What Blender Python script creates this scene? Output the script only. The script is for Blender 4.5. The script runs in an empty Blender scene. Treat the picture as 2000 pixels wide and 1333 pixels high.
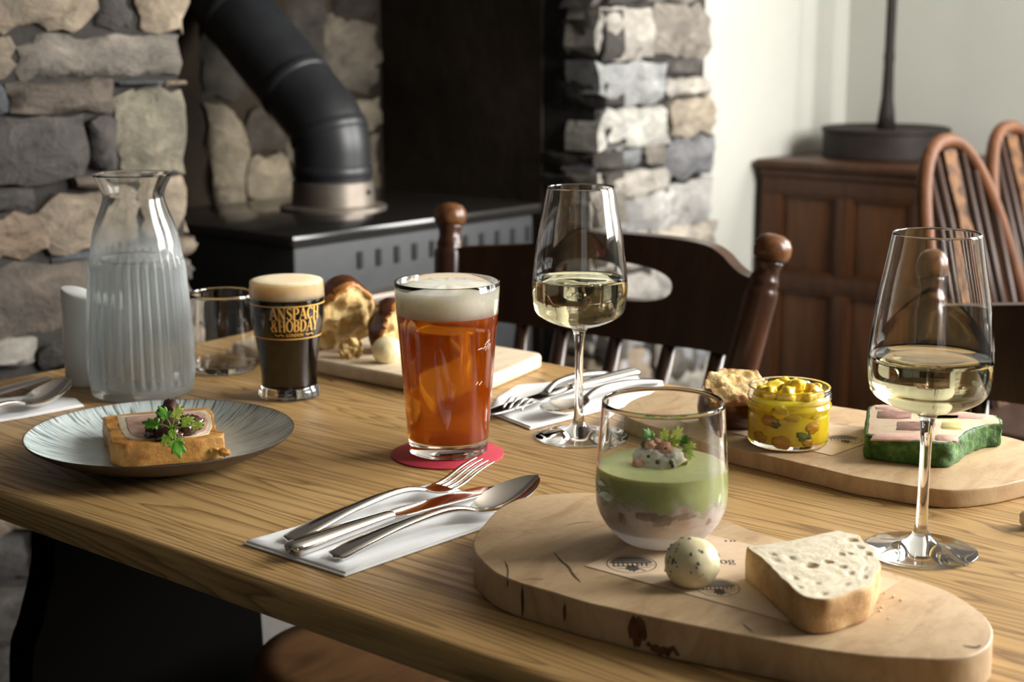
import bpy, bmesh, math, random
from mathutils import Vector, Matrix, noise
R = math.radians
random.seed(7)
scene = bpy.context.scene
COL = scene.collection
# ------------------------------------------------------------------ camera
# world: X along the fireplace wall, Y into the fireplace, Z up; table top at 0.75
FPX, HZ, CZ, TZ = 3000.0, 57.0, 1.12, 0.75
PITCH = math.atan((666.5 - HZ) / FPX)
cd = bpy.data.cameras.new('camera')
cd.sensor_width = 36.0
cd.lens = FPX * 36.0 / 2000.0
cd.clip_start = 0.02
cd.dof.use_dof = True
cd.dof.focus_distance = 1.20
cd.dof.aperture_fstop = 8.0
cam = bpy.data.objects.new('camera', cd)
COL.objects.link(cam)
cam.location = (0, 0, CZ)
cam.rotation_euler = (R(90) - PITCH, 0, R(-50))
scene.camera = cam
# ------------------------------------------------------------------ colour management
vs = scene.view_settings
vs.view_transform = 'Standard'
vs.look = 'None'
vs.gamma = 1.0
vs.use_curve_mapping = False
vs.exposure = 0.32
# ------------------------------------------------------------------ world
world = bpy.data.worlds.new('world')
scene.world = world
world.use_nodes = True
bg = world.node_tree.nodes['Background']
bg.inputs[0].default_value = (0.80, 0.88, 1.0, 1)
bg.inputs[1].default_value = 0.4
# ------------------------------------------------------------------ daylight at the windows
def area(name, loc, rot, sx, sy, power, col):
    l = bpy.data.lights.new(name, 'AREA')
    l.shape = 'RECTANGLE'
    l.size, l.size_y, l.energy, l.color = sx, sy, power, col
    o = bpy.data.objects.new(name, l)
    COL.objects.link(o)
    o.location, o.rotation_euler = loc, rot
    return o
# window in the wall beside the dresser (x = 4.16) and windows in the wall opposite the fireplace (y = -1.05)
WIN_E = dict(y0=-0.95, y1=0.45, z0=1.0, z1=2.6)
WIN_S = [dict(x0=1.95, x1=3.35, z0=1.15, z1=2.8), dict(x0=-1.2, x1=-0.2, z0=0.85, z1=2.15)]
area('window_daylight', (4.22, (WIN_E['y0'] + WIN_E['y1']) / 2, 1.8), (0, R(90), 0), 1.6, 1.4, 190, (1.0, 0.985, 0.95))
area('window_daylight', (2.65, -1.11, 1.975), (R(90), 0, 0), 1.4, 1.65, 200, (1.0, 0.985, 0.95))
area('window_daylight', (-0.7, -1.11, 1.5), (R(90), 0, 0), 1.0, 1.3, 1.2, (0.97, 0.985, 1.0))
cy = scene.cycles
cy.use_denoising = True
cy.use_adaptive_sampling = True
cy.adaptive_threshold = 0.02
cy.max_bounces = 12
cy.transmission_bounces = 12
cy.transparent_max_bounces = 12
cy.glossy_bounces = 5
cy.diffuse_bounces = 4
cy.sample_clamp_indirect = 6.0
cy.blur_glossy = 0.5

# ------------------------------------------------------------------ pixel -> place helpers
C40, S40 = math.cos(R(40)), math.sin(R(40))
def ray(x, y):
    xn, yn = (x - 1000) / FPX, (y - 666.5) / FPX
    X, Y = xn, math.cos(PITCH) - yn * math.sin(PITCH)
    return S40 * X + C40 * Y, -C40 * X + S40 * Y, -(math.sin(PITCH) + yn * math.cos(PITCH))
def T(x, y, z=TZ):
    d = ray(x, y); t = (z - CZ) / d[2]
    return Vector((d[0] * t, d[1] * t, z))
def PX(x, y, u):                       # point on the plane X = u
    d = ray(x, y); t = u / d[0]
    return Vector((u, d[1] * t, CZ + d[2] * t))
def PY(x, y, v):                       # point on the plane Y = v
    d = ray(x, y); t = v / d[1]
    return Vector((d[0] * t, v, CZ + d[2] * t))
def face_angle(p):                     # direction from p to the camera, in the ground plane
    return math.atan2(-p[1], -p[0])

# ------------------------------------------------------------------ materials
class Mat:
    def __init__(s, name):
        s.m = bpy.data.materials.new(name)
        s.m.use_nodes = True
        s.t = s.m.node_tree
        s.b = s.t.nodes['Principled BSDF']
        s.out = s.t.nodes['Material Output']
        s._tc = None
    def n(s, t, _op=None, **kw):
        nd = s.t.nodes.new(t)
        if _op: nd.operation = _op
        for k, v in kw.items():
            k = k.replace('_', ' ')
            if k in nd.inputs: s.put(nd.inputs[k], v)
            else: setattr(nd, k.replace(' ', '_'), v)
        return nd
    def put(s, sock, v):
        if isinstance(v, bpy.types.NodeSocket): s.t.links.new(v, sock)
        else:
            if isinstance(v, (tuple, list)) and sock.type == 'RGBA' and len(v) == 3: v = (*v, 1)
            sock.default_value = v
    def set(s, **kw):
        for k, v in kw.items(): s.put(s.b.inputs[k.replace('_', ' ')], v)
        return s
    def co(s, kind='Object'):
        if not s._tc: s._tc = s.n('ShaderNodeTexCoord')
        return s._tc.outputs[kind]
    def map(s, vec, scale=(1, 1, 1), loc=(0, 0, 0), rot=(0, 0, 0)):
        return s.n('ShaderNodeMapping', Vector=vec, Scale=scale, Location=loc, Rotation=rot).outputs[0]
    def noise(s, vec, scale=5., detail=4., rough=.55, dist=0.):
        return s.n('ShaderNodeTexNoise', Vector=vec, Scale=scale, Detail=detail, Roughness=rough, Distortion=dist).outputs['Fac']
    def math(s, op, a, b=0., c=0., clamp=False):
        nd = s.n('ShaderNodeMath', op); nd.use_clamp = clamp
        for i, v in enumerate((a, b, c)): s.put(nd.inputs[i], v)
        return nd.outputs[0]
    def ramp(s, fac, stops, interp='LINEAR'):
        nd = s.n('ShaderNodeValToRGB', Fac=fac)
        cr = nd.color_ramp; cr.interpolation = interp
        while len(cr.elements) < len(stops): cr.elements.new(.5)
        for e, (p, c) in zip(cr.elements, stops):
            e.position = p; e.color = (*c, 1) if len(c) == 3 else c
        return nd.outputs[0]
    def mix(s, fac, a, b, mode='MIX'):
        nd = s.n('ShaderNodeMix'); nd.data_type = 'RGBA'; nd.blend_type = mode
        s.put(nd.inputs[0], fac); s.put(nd.inputs[6], a); s.put(nd.inputs[7], b)
        return nd.outputs[2]
    def bump(s, h, strength=.3, dist=.01):
        nd = s.n('ShaderNodeBump', Height=h, Strength=strength, Distance=dist)
        s.put(s.b.inputs['Normal'], nd.outputs[0]); return s
def g(v): return (v, v, v)
def plain(name, col, rough=.5, **kw):
    m = Mat(name).set(Base_Color=col, Roughness=rough, **kw); return m.m
def noisy(name, stops, scale=8., rough=.6, bump=0., bscale=None, bdist=.004, detail=5., stretch=(1, 1, 1), dist=0., **kw):
    m = Mat(name); v = m.map(m.co(), stretch)
    f = m.noise(v, scale, detail, .6, dist)
    m.set(Base_Color=m.ramp(f, stops), Roughness=rough, **kw)
    if bump: m.bump(m.noise(v, bscale or scale * 3, 6, .65), bump, bdist)
    return m.m

def make_oak(name, dark, mid, light, rough=.42, sx=19., sy=1.15, rings=20.):
    m = Mat(name)
    rnd = m.n('ShaderNodeObjectInfo').outputs['Random']
    off = m.n('ShaderNodeCombineXYZ', X=m.math('MULTIPLY', rnd, 13.), Y=m.math('MULTIPLY', rnd, 37.), Z=m.math('MULTIPLY', rnd, 7.)).outputs[0]
    v = m.n('ShaderNodeVectorMath', 'ADD'); m.put(v.inputs[0], m.co()); m.put(v.inputs[1], off); v = v.outputs[0]
    contour = m.noise(m.map(v, (sx, sy, sx)), 1., 1.6, .5, .15)
    wob = m.noise(m.map(v, (60, 9, 60)), 1., 2.)
    c = m.math('ADD', m.math('MULTIPLY', contour, rings), m.math('MULTIPLY', wob, .22))
    fr = m.math('FRACT', c)
    ring = m.ramp(fr, [(0, g(0.)), (.10, g(.45)), (.45, g(.9)), (.9, g(1.)), (1., g(.25))])
    pores = m.noise(m.map(v, (420, 11, 420)), 1., 2., .6)
    pore = m.ramp(pores, [(.36, g(0.)), (.52, g(1.))])
    early = m.ramp(fr, [(0, g(1.)), (.35, g(.75)), (.6, g(.15)), (1., g(.8))])
    fleck = m.math('SUBTRACT', 1., m.math('MULTIPLY', m.math('SUBTRACT', 1., pore), early))
    broad = m.noise(m.map(v, (5, .8, 5)), 1., 3.)
    base = m.mix(ring, dark, m.mix(m.ramp(broad, [(.3, g(0.)), (.7, g(1.))]), mid, light))
    col = m.mix(m.math('MULTIPLY', m.math('SUBTRACT', 1., fleck), .75), base, dark)
    m.set(Base_Color=col, Roughness=m.ramp(ring, [(0, g(rough + .12)), (1, g(rough))]), Specular_IOR_Level=.45)
    m.bump(m.math('ADD', fleck, m.math('MULTIPLY', ring, .3)), .25, .0006)
    return m.m
OAK = make_oak('oak_table', (.20, .106, .034), (.45, .272, .098), (.57, .37, .155))
def make_board(name, c0, c1, c2, c3, seed=0.):
    m = Mat(name); v = m.map(m.co(), (1, 1, 1), (seed, seed * .7, 0))
    a = m.noise(m.map(v, (9, 26, 16)), 1., 5., .6, 1.2)
    b = m.noise(m.map(v, (24, 40, 24)), 1., 4., .65, 2.5)
    cr = m.noise(m.map(v, (38, 9, 20)), 1., 6., .6, 3.)
    col = m.ramp(a, [(.25, c0), (.42, c1), (.58, c2), (.75, c1)])
    col = m.mix(m.ramp(b, [(.55, g(0.)), (.75, g(.55))]), col, c0)
    col = m.mix(m.ramp(cr, [(.70, g(0.)), (.74, g(.75)), (.78, g(0.))]), col, c3)
    m.set(Base_Color=col, Roughness=.55)
    m.bump(m.math('ADD', m.noise(m.map(v, (40, 160, 60)), 1., 5.), m.noise(m.map(v, (130, 60, 90)), 1., 4., .7)), .22, .0012)
    return m.m
BOARD = make_board('olive_board', (.30, .18, .085), (.43, .285, .15), (.51, .36, .205), (.09, .04, .015))
BOARD2 = make_board('olive_board_far', (.33, .20, .095), (.45, .295, .155), (.53, .375, .21), (.10, .045, .02), 3.)
BOARD3 = make_board('pale_board', (.46, .36, .24), (.56, .45, .31), (.62, .51, .37), (.36, .27, .17), 7.)
STONE = None
def make_stone():
    m = Mat('rubble_stone')
    oi = m.n('ShaderNodeObjectInfo')
    off = m.n('ShaderNodeVectorMath', 'ADD'); m.put(off.inputs[0], m.co())
    k = m.math('MULTIPLY', oi.outputs['Random'], 30.); m.put(off.inputs[1], m.n('ShaderNodeCombineXYZ', X=k, Y=k, Z=k).outputs[0])
    v = off.outputs[0]
    a = m.noise(m.map(v, (1, 1, 1.7)), 15., 7., .7, .8); b = m.noise(v, 8., 3., .5, .6); c = m.noise(v, 60., 5., .7)
    tone = m.ramp(a, [(.28, g(.25)), (.42, g(.75)), (.55, g(1.0)), (.72, g(1.6))])
    col = m.mix(1., oi.outputs['Color'], tone, 'MULTIPLY')
    col = m.mix(m.ramp(b, [(.5, g(0.)), (.66, g(.7))]), col, m.mix(1., oi.outputs['Color'], (.42, .44, .48), 'MULTIPLY'))
    col = m.mix(m.ramp(c, [(.5, g(0.)), (.75, g(.35))]), col, m.mix(1., oi.outputs['Color'], (1.3, 1.2, 1.05), 'MULTIPLY'))
    m.set(Base_Color=col, Roughness=.85, Specular_IOR_Level=.25)
    m.bump(m.math('ADD', a, m.math('MULTIPLY', c, .5)), .8, .012)
    return m.m
STONE = make_stone()
MORTAR = noisy('dark_mortar', [(.3, (.010, .008, .007)), (.7, (.026, .022, .018))], 30, .95, .5)
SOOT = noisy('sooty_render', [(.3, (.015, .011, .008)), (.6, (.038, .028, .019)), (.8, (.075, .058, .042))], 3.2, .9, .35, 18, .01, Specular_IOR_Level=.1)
PLASTER = noisy('cream_plaster', [(.3, (.44, .435, .39)), (.7, (.48, .475, .43))], 2., .8, .06, 40)
CEIL = plain('ceiling_paint', (.20, .18, .15), .9)
DARKWALL = plain('dark_green_wall', (.07, .078, .065), .8)
FLOOR = noisy('slate_floor', [(.3, (.09, .08, .07)), (.7, (.15, .13, .115))], 4., .6, .1)
IRON = noisy('stove_paint', [(.3, (.018, .019, .021)), (.7, (.027, .028, .031))], 30, .5, .12, 160, .0006, Specular_IOR_Level=.3)
PIPE = noisy('flue_paint', [(.3, (.012, .0125, .014)), (.7, (.020, .021, .023))], 12, .4, Specular_IOR_Level=.35)
STEEL_OLD = noisy('tarnished_steel', [(.3, (.16, .13, .105)), (.7, (.30, .26, .22))], 9, .42, Metallic=.75)
BLACK = plain('black_void', (.006, .006, .006), .9)
def darkwood(name, c0, c1, rough=.28, coat=.35, st=(14, 14, 1.4)):
    m = Mat(name); v = m.map(m.co(), st)
    f = m.noise(v, 2.2, 5., .6, .8)
    m.set(Base_Color=m.ramp(f, [(.3, c0), (.7, c1)]), Roughness=rough, Coat_Weight=coat * .45, Coat_Roughness=.2, Specular_IOR_Level=.25)
    return m.m
CHAIRW = darkwood('dark_chair_wood', (.028, .012, .006), (.060, .024, .010), .3, .4)
POSTW = darkwood('chair_post_wood', (.022, .010, .006), (.060, .021, .009), .25, .5)
KNOBW = darkwood('worn_knob_wood', (.055, .020, .008), (.17, .072, .025), .3, .4, (40, 40, 20))
CABW = darkwood('dresser_oak', (.030, .010, .0035), (.080, .029, .009), .45, .15)
CABP = darkwood('dresser_panel', (.038, .013, .004), (.105, .041, .013), .45, .15, (9, 9, 1.2))
HOOPW = darkwood('hoop_chair_wood', (.060, .020, .006), (.13, .046, .014), .6, .0)
HOOPD = darkwood('hoop_chair_dark', (.022, .011, .008), (.05, .024, .015), .5, .1)
LAMPM = noisy('dark_bronze', [(.3, (.013, .010, .009)), (.7, (.026, .019, .017))], 14, .6, Specular_IOR_Level=.2)
TRESTLE = plain('black_trestle_paint', (.005, .0045, .004), .8, Specular_IOR_Level=0.)
CERAMIC = plain('white_porcelain', (.80, .82, .80), .25)
GLASSM = Mat('clear_glass').set(Base_Color=(1, 1, 1), Roughness=0., IOR=1.47, Transmission_Weight=1.).m
STEEL = Mat('cutlery_steel').set(Base_Color=(.80, .78, .75), Roughness=.13, Metallic=1.).m
NAPKIN = noisy('paper_napkin', [(.3, (.83, .84, .85)), (.7, (.88, .885, .89))], 60, .9, .15, 220, .0006)

# ------------------------------------------------------------------ mesh helpers
def tag(o, label=None, cat=None, group=None, kind=None):
    for k, v in (('label', label), ('category', cat), ('group', group), ('kind', kind)):
        if v: o[k] = v
    return o
def thing(name, loc, label, cat, group=None, rz=0.):
    o = bpy.data.objects.new(name, None)
    o.empty_display_size = .02
    COL.objects.link(o); o.location = loc; o.rotation_euler = (0, 0, rz)
    return tag(o, label, cat, group)
def mk(name, verts, faces, mat, parent=None, org=None, smooth=True, sharp=None, mats=None, fm=None, label=None):
    """mesh object; verts are in world space and are moved by -org (org defaults to the parent's place)"""
    me = bpy.data.meshes.new(name)
    if org is None:
        org = Vector((0, 0, 0))
        if parent is not None: org = Vector((parent.parent or parent).location)
    org = Vector(org)
    me.from_pydata([tuple(Vector(v) - org) for v in verts], [], faces)
    for m in (mats or [mat]): me.materials.append(m)
    if fm: me.polygons.foreach_set('material_index', fm)
    bm = bmesh.new(); bm.from_mesh(me)
    bmesh.ops.recalc_face_normals(bm, faces=bm.faces)
    bm.to_mesh(me); bm.free()
    if smooth:
        me.shade_smooth()
        if sharp: me.set_sharp_from_angle(angle=R(sharp))
    me.update()
    o = bpy.data.objects.new(name, me); COL.objects.link(o)
    if parent is not None: o.parent = parent
    else: o.location = org
    if label: o['label'] = label
    return o
def add(*parts):
    V, Fc = [], []
    for v, f in parts:
        k = len(V); V += list(v); Fc += [tuple(i + k for i in q) for q in f]
    return V, Fc
def box(x0, x1, y0, y1, z0, z1):
    v = [(x, y, z) for z in (z0, z1) for y in (y0, y1) for x in (x0, x1)]
    return [Vector(p) for p in v], [(0, 2, 3, 1), (4, 5, 7, 6), (0, 1, 5, 4), (2, 6, 7, 3), (0, 4, 6, 2), (1, 3, 7, 5)]
def rbox(x0, x1, y0, y1, z0, z1, r=.004):
    """box with chamfered edges"""
    bm = bmesh.new()
    v, f = box(x0, x1, y0, y1, z0, z1)
    bv = [bm.verts.new(p) for p in v]
    for q in f: bm.faces.new([bv[i] for i in q])
    bmesh.ops.recalc_face_normals(bm, faces=bm.faces)
    bmesh.ops.bevel(bm, geom=list(bm.edges), offset=r, segments=2, profile=.5, affect='EDGES', clamp_overlap=True)
    bm.verts.index_update()
    out = [v.co.copy() for v in bm.verts], [tuple(v.index for v in fc.verts) for fc in bm.faces]
    bm.free(); return out
def spl(pts, n=6, closed=False):
    """Catmull-Rom through pts"""
    P = [Vector(p) for p in pts]; out = []; L = len(P)
    rng = range(L if closed else L - 1)
    for i in rng:
        if closed: a, b, c, d = P[i - 1], P[i], P[(i + 1) % L], P[(i + 2) % L]
        else: a, b, c, d = P[max(i - 1, 0)], P[i], P[i + 1], P[min(i + 2, L - 1)]
        for k in range(n):
            t = k / n
            out.append(.5 * ((2 * b) + (c - a) * t + (2 * a - 5 * b + 4 * c - d) * t * t + (3 * b - a - 3 * c + d) * t ** 3))
    if not closed: out.append(P[-1].copy())
    return out
def lathe(profile, loc=(0, 0, 0), seg=64, rot=None, rfun=None):
    """profile [(r, z)...]; r <= 1e-6 at an end closes with a pole"""
    V, Fc, rings = [], [], []
    loc = Vector(loc)
    for (r, z) in profile:
        if r <= 1e-6: rings.append([len(V)]); V.append(Vector((0, 0, z)))
        else:
            base = len(V)
            for k in range(seg):
                a = 2 * math.pi * k / seg
                rr = rfun(r, z, a) if rfun else r
                V.append(Vector((rr * math.cos(a), rr * math.sin(a), z)))
            rings.append(list(range(base, base + seg)))
    for A, B in zip(rings, rings[1:]):
        if len(A) == 1 and len(B) == 1: continue
        for k in range(seg):
            k2 = (k + 1) % seg
            if len(A) == 1: Fc.append((A[0], B[k], B[k2]))
            elif len(B) == 1: Fc.append((A[k2], A[k], B[0]))
            else: Fc.append((A[k], B[k], B[k2], A[k2]))
    if rot is not None: V = [rot @ v for v in V]
    return [v + loc for v in V], Fc
def tube(path, rad, seg=12, cap=True):
    """round bar along path; rad a number or a list"""
    P = [Vector(p) for p in path]; n = len(P)
    rad = rad if isinstance(rad, (list, tuple)) else [rad] * n
    V, Fc = [], []
    up = Vector((0, 0, 1))
    prev = None
    for i, p in enumerate(P):
        d = (P[min(i + 1, n - 1)] - P[max(i - 1, 0)]).normalized()
        if prev is None:
            s = d.cross(up)
            if s.length < .1: s = d.cross(Vector((1, 0, 0)))
        else: s = prev - d * prev.dot(d)
        s.normalize(); prev = s
        t = d.cross(s)
        for k in range(seg):
            a = 2 * math.pi * k / seg
            V.append(p + (s * math.cos(a) + t * math.sin(a)) * rad[i])
    for i in range(n - 1):
        for k in range(seg):
            k2 = (k + 1) % seg
            Fc.append((i * seg + k, i * seg + k2, (i + 1) * seg + k2, (i + 1) * seg + k))
    if cap:
        Fc.append(tuple(range(seg))); Fc.append(tuple(range((n - 1) * seg, n * seg)))
    return V, Fc
def sweep(path, w, t, side, seg=12, pw=.6):
    """flat bar along path: w half widths along 'side', t half thickness along the normal"""
    P = [Vector(p) for p in path]; n = len(P); V, Fc = [], []
    side = Vector(side).normalized()
    for i, p in enumerate(P):
        d = (P[min(i + 1, n - 1)] - P[max(i - 1, 0)]).normalized()
        nn = side.cross(d).normalized()
        for k in range(seg):
            a = 2 * math.pi * k / seg
            c, s = math.cos(a), math.sin(a)
            V.append(p + side * w[i] * math.copysign(abs(c) ** pw, c) + nn * t[i] * math.copysign(abs(s) ** .9, s))
    for i in range(n - 1):
        for k in range(seg):
            k2 = (k + 1) % seg
            Fc.append((i * seg + k, i * seg + k2, (i + 1) * seg + k2, (i + 1) * seg + k))
    Fc.append(tuple(range(seg))); Fc.append(tuple(range((n - 1) * seg, n * seg)))
    return V, Fc
def inset(poly, d):
    n = len(poly); out = []
    A = sum(poly[i].x * poly[(i + 1) % n].y - poly[(i + 1) % n].x * poly[i].y for i in range(n))
    sg = 1 if A > 0 else -1
    for i in range(n):
        a, b, c = poly[i - 1], poly[i], poly[(i + 1) % n]
        e1 = (b - a); e2 = (c - b)
        n1 = Vector((-e1.y, e1.x)); n2 = Vector((-e2.y, e2.x))
        if n1.length: n1.normalize()
        if n2.length: n2.normalize()
        m = n1 + n2
        if m.length < 1e-9: m = n1.copy()
        m.normalize()
        k = max(.5, m.dot(n1)) if n1.length else 1
        out.append(b + m * (sg * d / k))
    return out
def slab(outline, z0, z1, r=.003, rseg=3, rings=0, zf=None, sidef=None, bot_r=None):
    """solid plate from an outline (list of 2D points): rounded edges; with rings the top is a grid shaped by zf"""
    P = [Vector((p[0], p[1])) for p in outline]; n = len(P)
    levels = []
    br = r if bot_r is None else bot_r
    for k in range(rseg + 1):
        a = (k / rseg) * math.pi / 2
        levels.append((br * (1 - math.sin(a)), z0 + br * (1 - math.cos(a))))
    if sidef:
        for q in range(1, 6): levels.append((0., z0 + br + (z1 - r - z0 - br) * q / 6))
    for k in range(rseg + 1):
        a = (k / rseg) * math.pi / 2
        levels.append((r * (1 - math.cos(a)), z1 - r + r * math.sin(a)))
    V, Fc = [], []
    for d, z in levels:
        Q = inset(P, d) if d > 1e-7 else P
        for i, p in enumerate(Q):
            v = Vector((p.x, p.y, z))
            if sidef: v = sidef(v)
            V.append(v)
    L = len(levels)
    for l in range(L - 1):
        for i in range(n):
            j = (i + 1) % n
            Fc.append((l * n + i, l * n + j, (l + 1) * n + j, (l + 1) * n + i))
    Fc.append(tuple(reversed(range(n))))
    top = [V[(L - 1) * n + i] for i in range(n)]
    if not rings: Fc.append(tuple((L - 1) * n + i for i in range(n)))
    else:
        cx = sum((p for p in top), Vector((0, 0, 0))) / n
        prev = [(L - 1) * n + i for i in range(n)]
        if zf:
            for i in prev: V[i] = Vector((V[i].x, V[i].y, V[i].z + zf(V[i].x, V[i].y, 1.)))
        for q in range(1, rings):
            s = 1 - q / rings; cur = []
            for i in range(n):
                p = cx + (top[i] - cx) * s
                cur.append(len(V)); V.append(Vector((p.x, p.y, z1 + (zf(p.x, p.y, s) if zf else 0))))
            for i in range(n):
                j = (i + 1) % n
                Fc.append((prev[i], prev[j], cur[j], cur[i]))
            prev = cur
        V.append(Vector((cx.x, cx.y, z1 + (zf(cx.x, cx.y, 0.) if zf else 0))))
        for i in range(n): Fc.append((prev[i], prev[(i + 1) % n], len(V) - 1))
    return V, Fc
def blob(c, rad, sub=3, amp=.15, freq=2., seed=0., rot=None, fn=None):
    bm = bmesh.new(); bmesh.ops.create_icosphere(bm, subdivisions=sub, radius=1.)
    c = Vector(c); rad = Vector(rad) if not isinstance(rad, (int, float)) else Vector((rad,) * 3)
    sv = Vector((seed * 3.1, seed * 1.7, seed * 5.3)); V = []
    for v in bm.verts:
        p = v.co.normalized()
        k = 1 + amp * noise.noise(p * freq + sv) + amp * .4 * noise.noise(p * freq * 2.7 + sv)
        q = Vector((p.x * rad.x, p.y * rad.y, p.z * rad.z)) * k
        if fn: q = fn(q)
        if rot is not None: q = rot @ q
        V.append(q + c)
    F = [tuple(v.index for v in f.verts) for f in bm.faces]; bm.free()
    return V, F
def pxs(pts, z): return [T(x, y, z).to_2d() for x, y in pts]

# ================================================================== THE ROOM
def structure(name, geo, mat, parent=None, smooth=False):
    o = mk(name, geo[0], geo[1], mat, parent, smooth=smooth)
    if parent is None: o['kind'] = 'structure'
    return o
XW, YS, YN, XL = 4.16, -1.05, 2.2, -2.2
structure('floor', box(XL - .1, XW + .1, YS - .1, 2.9, -.1, 0.), FLOOR)
structure('ceiling', box(XL - .1, XW + .1, YS - .1, 2.9, 2.95, 3.05), CEIL)
# east wall with a window opening (beside the dresser, out of frame to the right)
e = WIN_E
structure('wall_east', add(box(XW, XW + .1, e['y1'], 2.9, 0, 2.95), box(XW, XW + .1, YS - .1, e['y0'], 0, 2.95),
                           box(XW, XW + .1, e['y0'], e['y1'], 0, e['z0']), box(XW, XW + .1, e['y0'], e['y1'], e['z1'], 2.95)), PLASTER)
a, b = WIN_S
structure('wall_south', add(box(XL, b['x0'], YS - .1, YS, 0, 2.95), box(b['x1'], a['x0'], YS - .1, YS, 0, 2.95), box(a['x1'], XW, YS - .1, YS, 0, 2.95),
                            *[box(w['x0'], w['x1'], YS - .1, YS, 0, w['z0']) for w in WIN_S],
                            *[box(w['x0'], w['x1'], YS - .1, YS, w['z1'], 2.95) for w in WIN_S]), DARKWALL)
structure('wall_west', box(XL - .1, XL, YS - .1, 2.9, 0, 2.95), DARKWALL)
structure('wall_north', box(3.1, XW, YN, YN + .1, 0, 2.95), PLASTER)
WHITEP = plain('white_window_paint', (.8, .8, .78), .4)
def window(name, axis, p, a0, a1, z0, z1):
    w = .05; fr = bpy.data.objects.new(name, None); COL.objects.link(fr); fr['kind'] = 'structure'
    def bx(a, b, c, d, t=.03):
        return box(p - t, p + t, a, b, c, d) if axis == 'x' else box(a, b, p - t, p + t, c, d)
    am = (a0 + a1) / 2
    for nm, q in (('window_jamb', (a0, a0 + w, z0, z1)), ('window_jamb', (a1 - w, a1, z0, z1)), ('window_head', (a0 + w, a1 - w, z1 - w, z1)),
                  ('window_sill', (a0 + w, a1 - w, z0, z0 + w)), ('mullion', (am - .018, am + .018, z0 + w, z1 - w))):
        mk(nm, *bx(*q), WHITEP, fr, org=(0, 0, 0), smooth=False)
window('window_1', 'x', XW + .02, e['y0'], e['y1'], e['z0'], e['z1'])
window('window_2', 'y', YS - .02, a['x0'], a['x1'], a['z0'], a['z1'])
window('window_3', 'y', YS - .02, b['x0'], b['x1'], b['z0'], b['z1'])

# ------------------------------------------------------------------ fireplace: rubble stone piers round a deep alcove
YF, XO0, XO1, XP, YB = 2.0, 1.594, 2.695, 3.165, 2.68
fire = structure('wall_fireplace', add(box(XL, XO0 - .01, YF + .035, YB, 0, 1.56), box(XO1 + .012, XP - .03, YF + .035, YB + .1, 0, 1.56),
                                       box(XL, XP - .03, YF + .035, YB + .1, 1.56, 2.95)), MORTAR)
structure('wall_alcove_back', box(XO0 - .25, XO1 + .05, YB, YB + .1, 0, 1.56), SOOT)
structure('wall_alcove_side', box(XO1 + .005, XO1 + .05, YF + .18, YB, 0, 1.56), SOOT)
structure('hearth', rbox(XO0 - .02, XO1 + .01, YF - .06, YB, 0, .30, .01), noisy('hearth_slab', [(.3, (.07, .064, .058)), (.7, (.12, .11, .10))], 9, .7, .2))
TAN, GRY, DRK, LGT, OLV, BRN, BLU = (.42, .335, .245), (.29, .255, .215), (.115, .102, .094), (.50, .46, .40), (.36, .32, .235), (.22, .178, .142), (.13, .135, .145)
stone_n = 0
def stone(a0, a1, b0, b1, col, frame, depth=.10, proud=.02, nx=8, nz=6, rough=.011):
    """one block; frame(a, b, n) maps face coordinates (n = out of the wall) to the world"""
    global stone_n
    stone_n += 1; sd = stone_n * 2.37
    w, h = (a1 - a0) / 2, (b1 - b0) / 2
    ca, cb = (a0 + a1) / 2, (b0 + b1) / 2
    out = proud * random.uniform(.35, 1.3)
    nx = max(4, min(10, int(w / .012))); nz = max(4, min(8, int(h / .012)))
    V, Fc = [], []
    cut = [max(0., random.uniform(-.25, .45)) for _ in range(4)]
    rf = min(rough * 1.3, .3 * min(w, h))
    def pt(s, t, k):
        q = (0 if s < 0 else 1) + (0 if t < 0 else 2)
        c = cut[q]; m = abs(s) + abs(t) - (2 - c)
        f = 1 - .5 * max(0, m)
        ss, tt = s * f, t * f
        dx = noise.noise(Vector((ss * 2.6 + sd, tt * 2.1, sd))) * rf * 1.5
        dz = noise.noise(Vector((ss * 3.4 + sd, tt * 2. + 9, sd))) * rf * 1.5
        return ca + ss * w + dx, cb + tt * h + dz
    for j in range(nz + 1):
        for i in range(nx + 1):
            s, t = -1 + 2 * i / nx, -1 + 2 * j / nz
            A, B = pt(s, t, 0)
            ed = min((1 - abs(s)) * w, (1 - abs(t)) * h)
            rnd = .012 * (1 - min(1, ed / .011)) ** 2
            n = out - rnd + rough * 1.1 * noise.noise(Vector((A * 22 + sd, B * 22, 3))) + rough * .6 * noise.noise(Vector((A * 60, B * 60 + sd, 3)))
            V.append(frame(A, B, n))
    ring = [i for i in range(nx + 1)] + [j * (nx + 1) + nx for j in range(1, nz + 1)] + [nz * (nx + 1) + i for i in range(nx - 1, -1, -1)] + [j * (nx + 1) for j in range(nz - 1, 0, -1)]
    for j in range(nz):
        for i in range(nx):
            k = j * (nx + 1) + i
            Fc.append((k, k + 1, k + nx + 2, k + nx + 1))
    bk = []
    for idx in ring:
        j, i = divmod(idx, nx + 1)
        A, B = pt(-1 + 2 * i / nx, -1 + 2 * j / nz, 0)
        bk.append(len(V)); V.append(frame(A, B, -depth + out))
    for q in range(len(ring)):
        p = (q + 1) % len(ring)
        Fc.append((ring[q], ring[p], bk[p], bk[q]))
    Fc.append(tuple(bk))
    o = mk('stone', V, Fc, STONE, fire, org=(0, 0, 0), smooth=True, sharp=50)
    j = random.uniform(.88, 1.12) * (.45 if frame is not front else (.50 if a0 < 2. else .72))  # weaker light on left pier, jamb and alcove is put into the stone colour
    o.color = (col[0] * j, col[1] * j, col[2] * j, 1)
    return o
front = lambda A, B, n: Vector((A, YF + .03 - n, B))
jamb = lambda A, B, n: Vector((XO1 + .02 - n, A, B))
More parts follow.
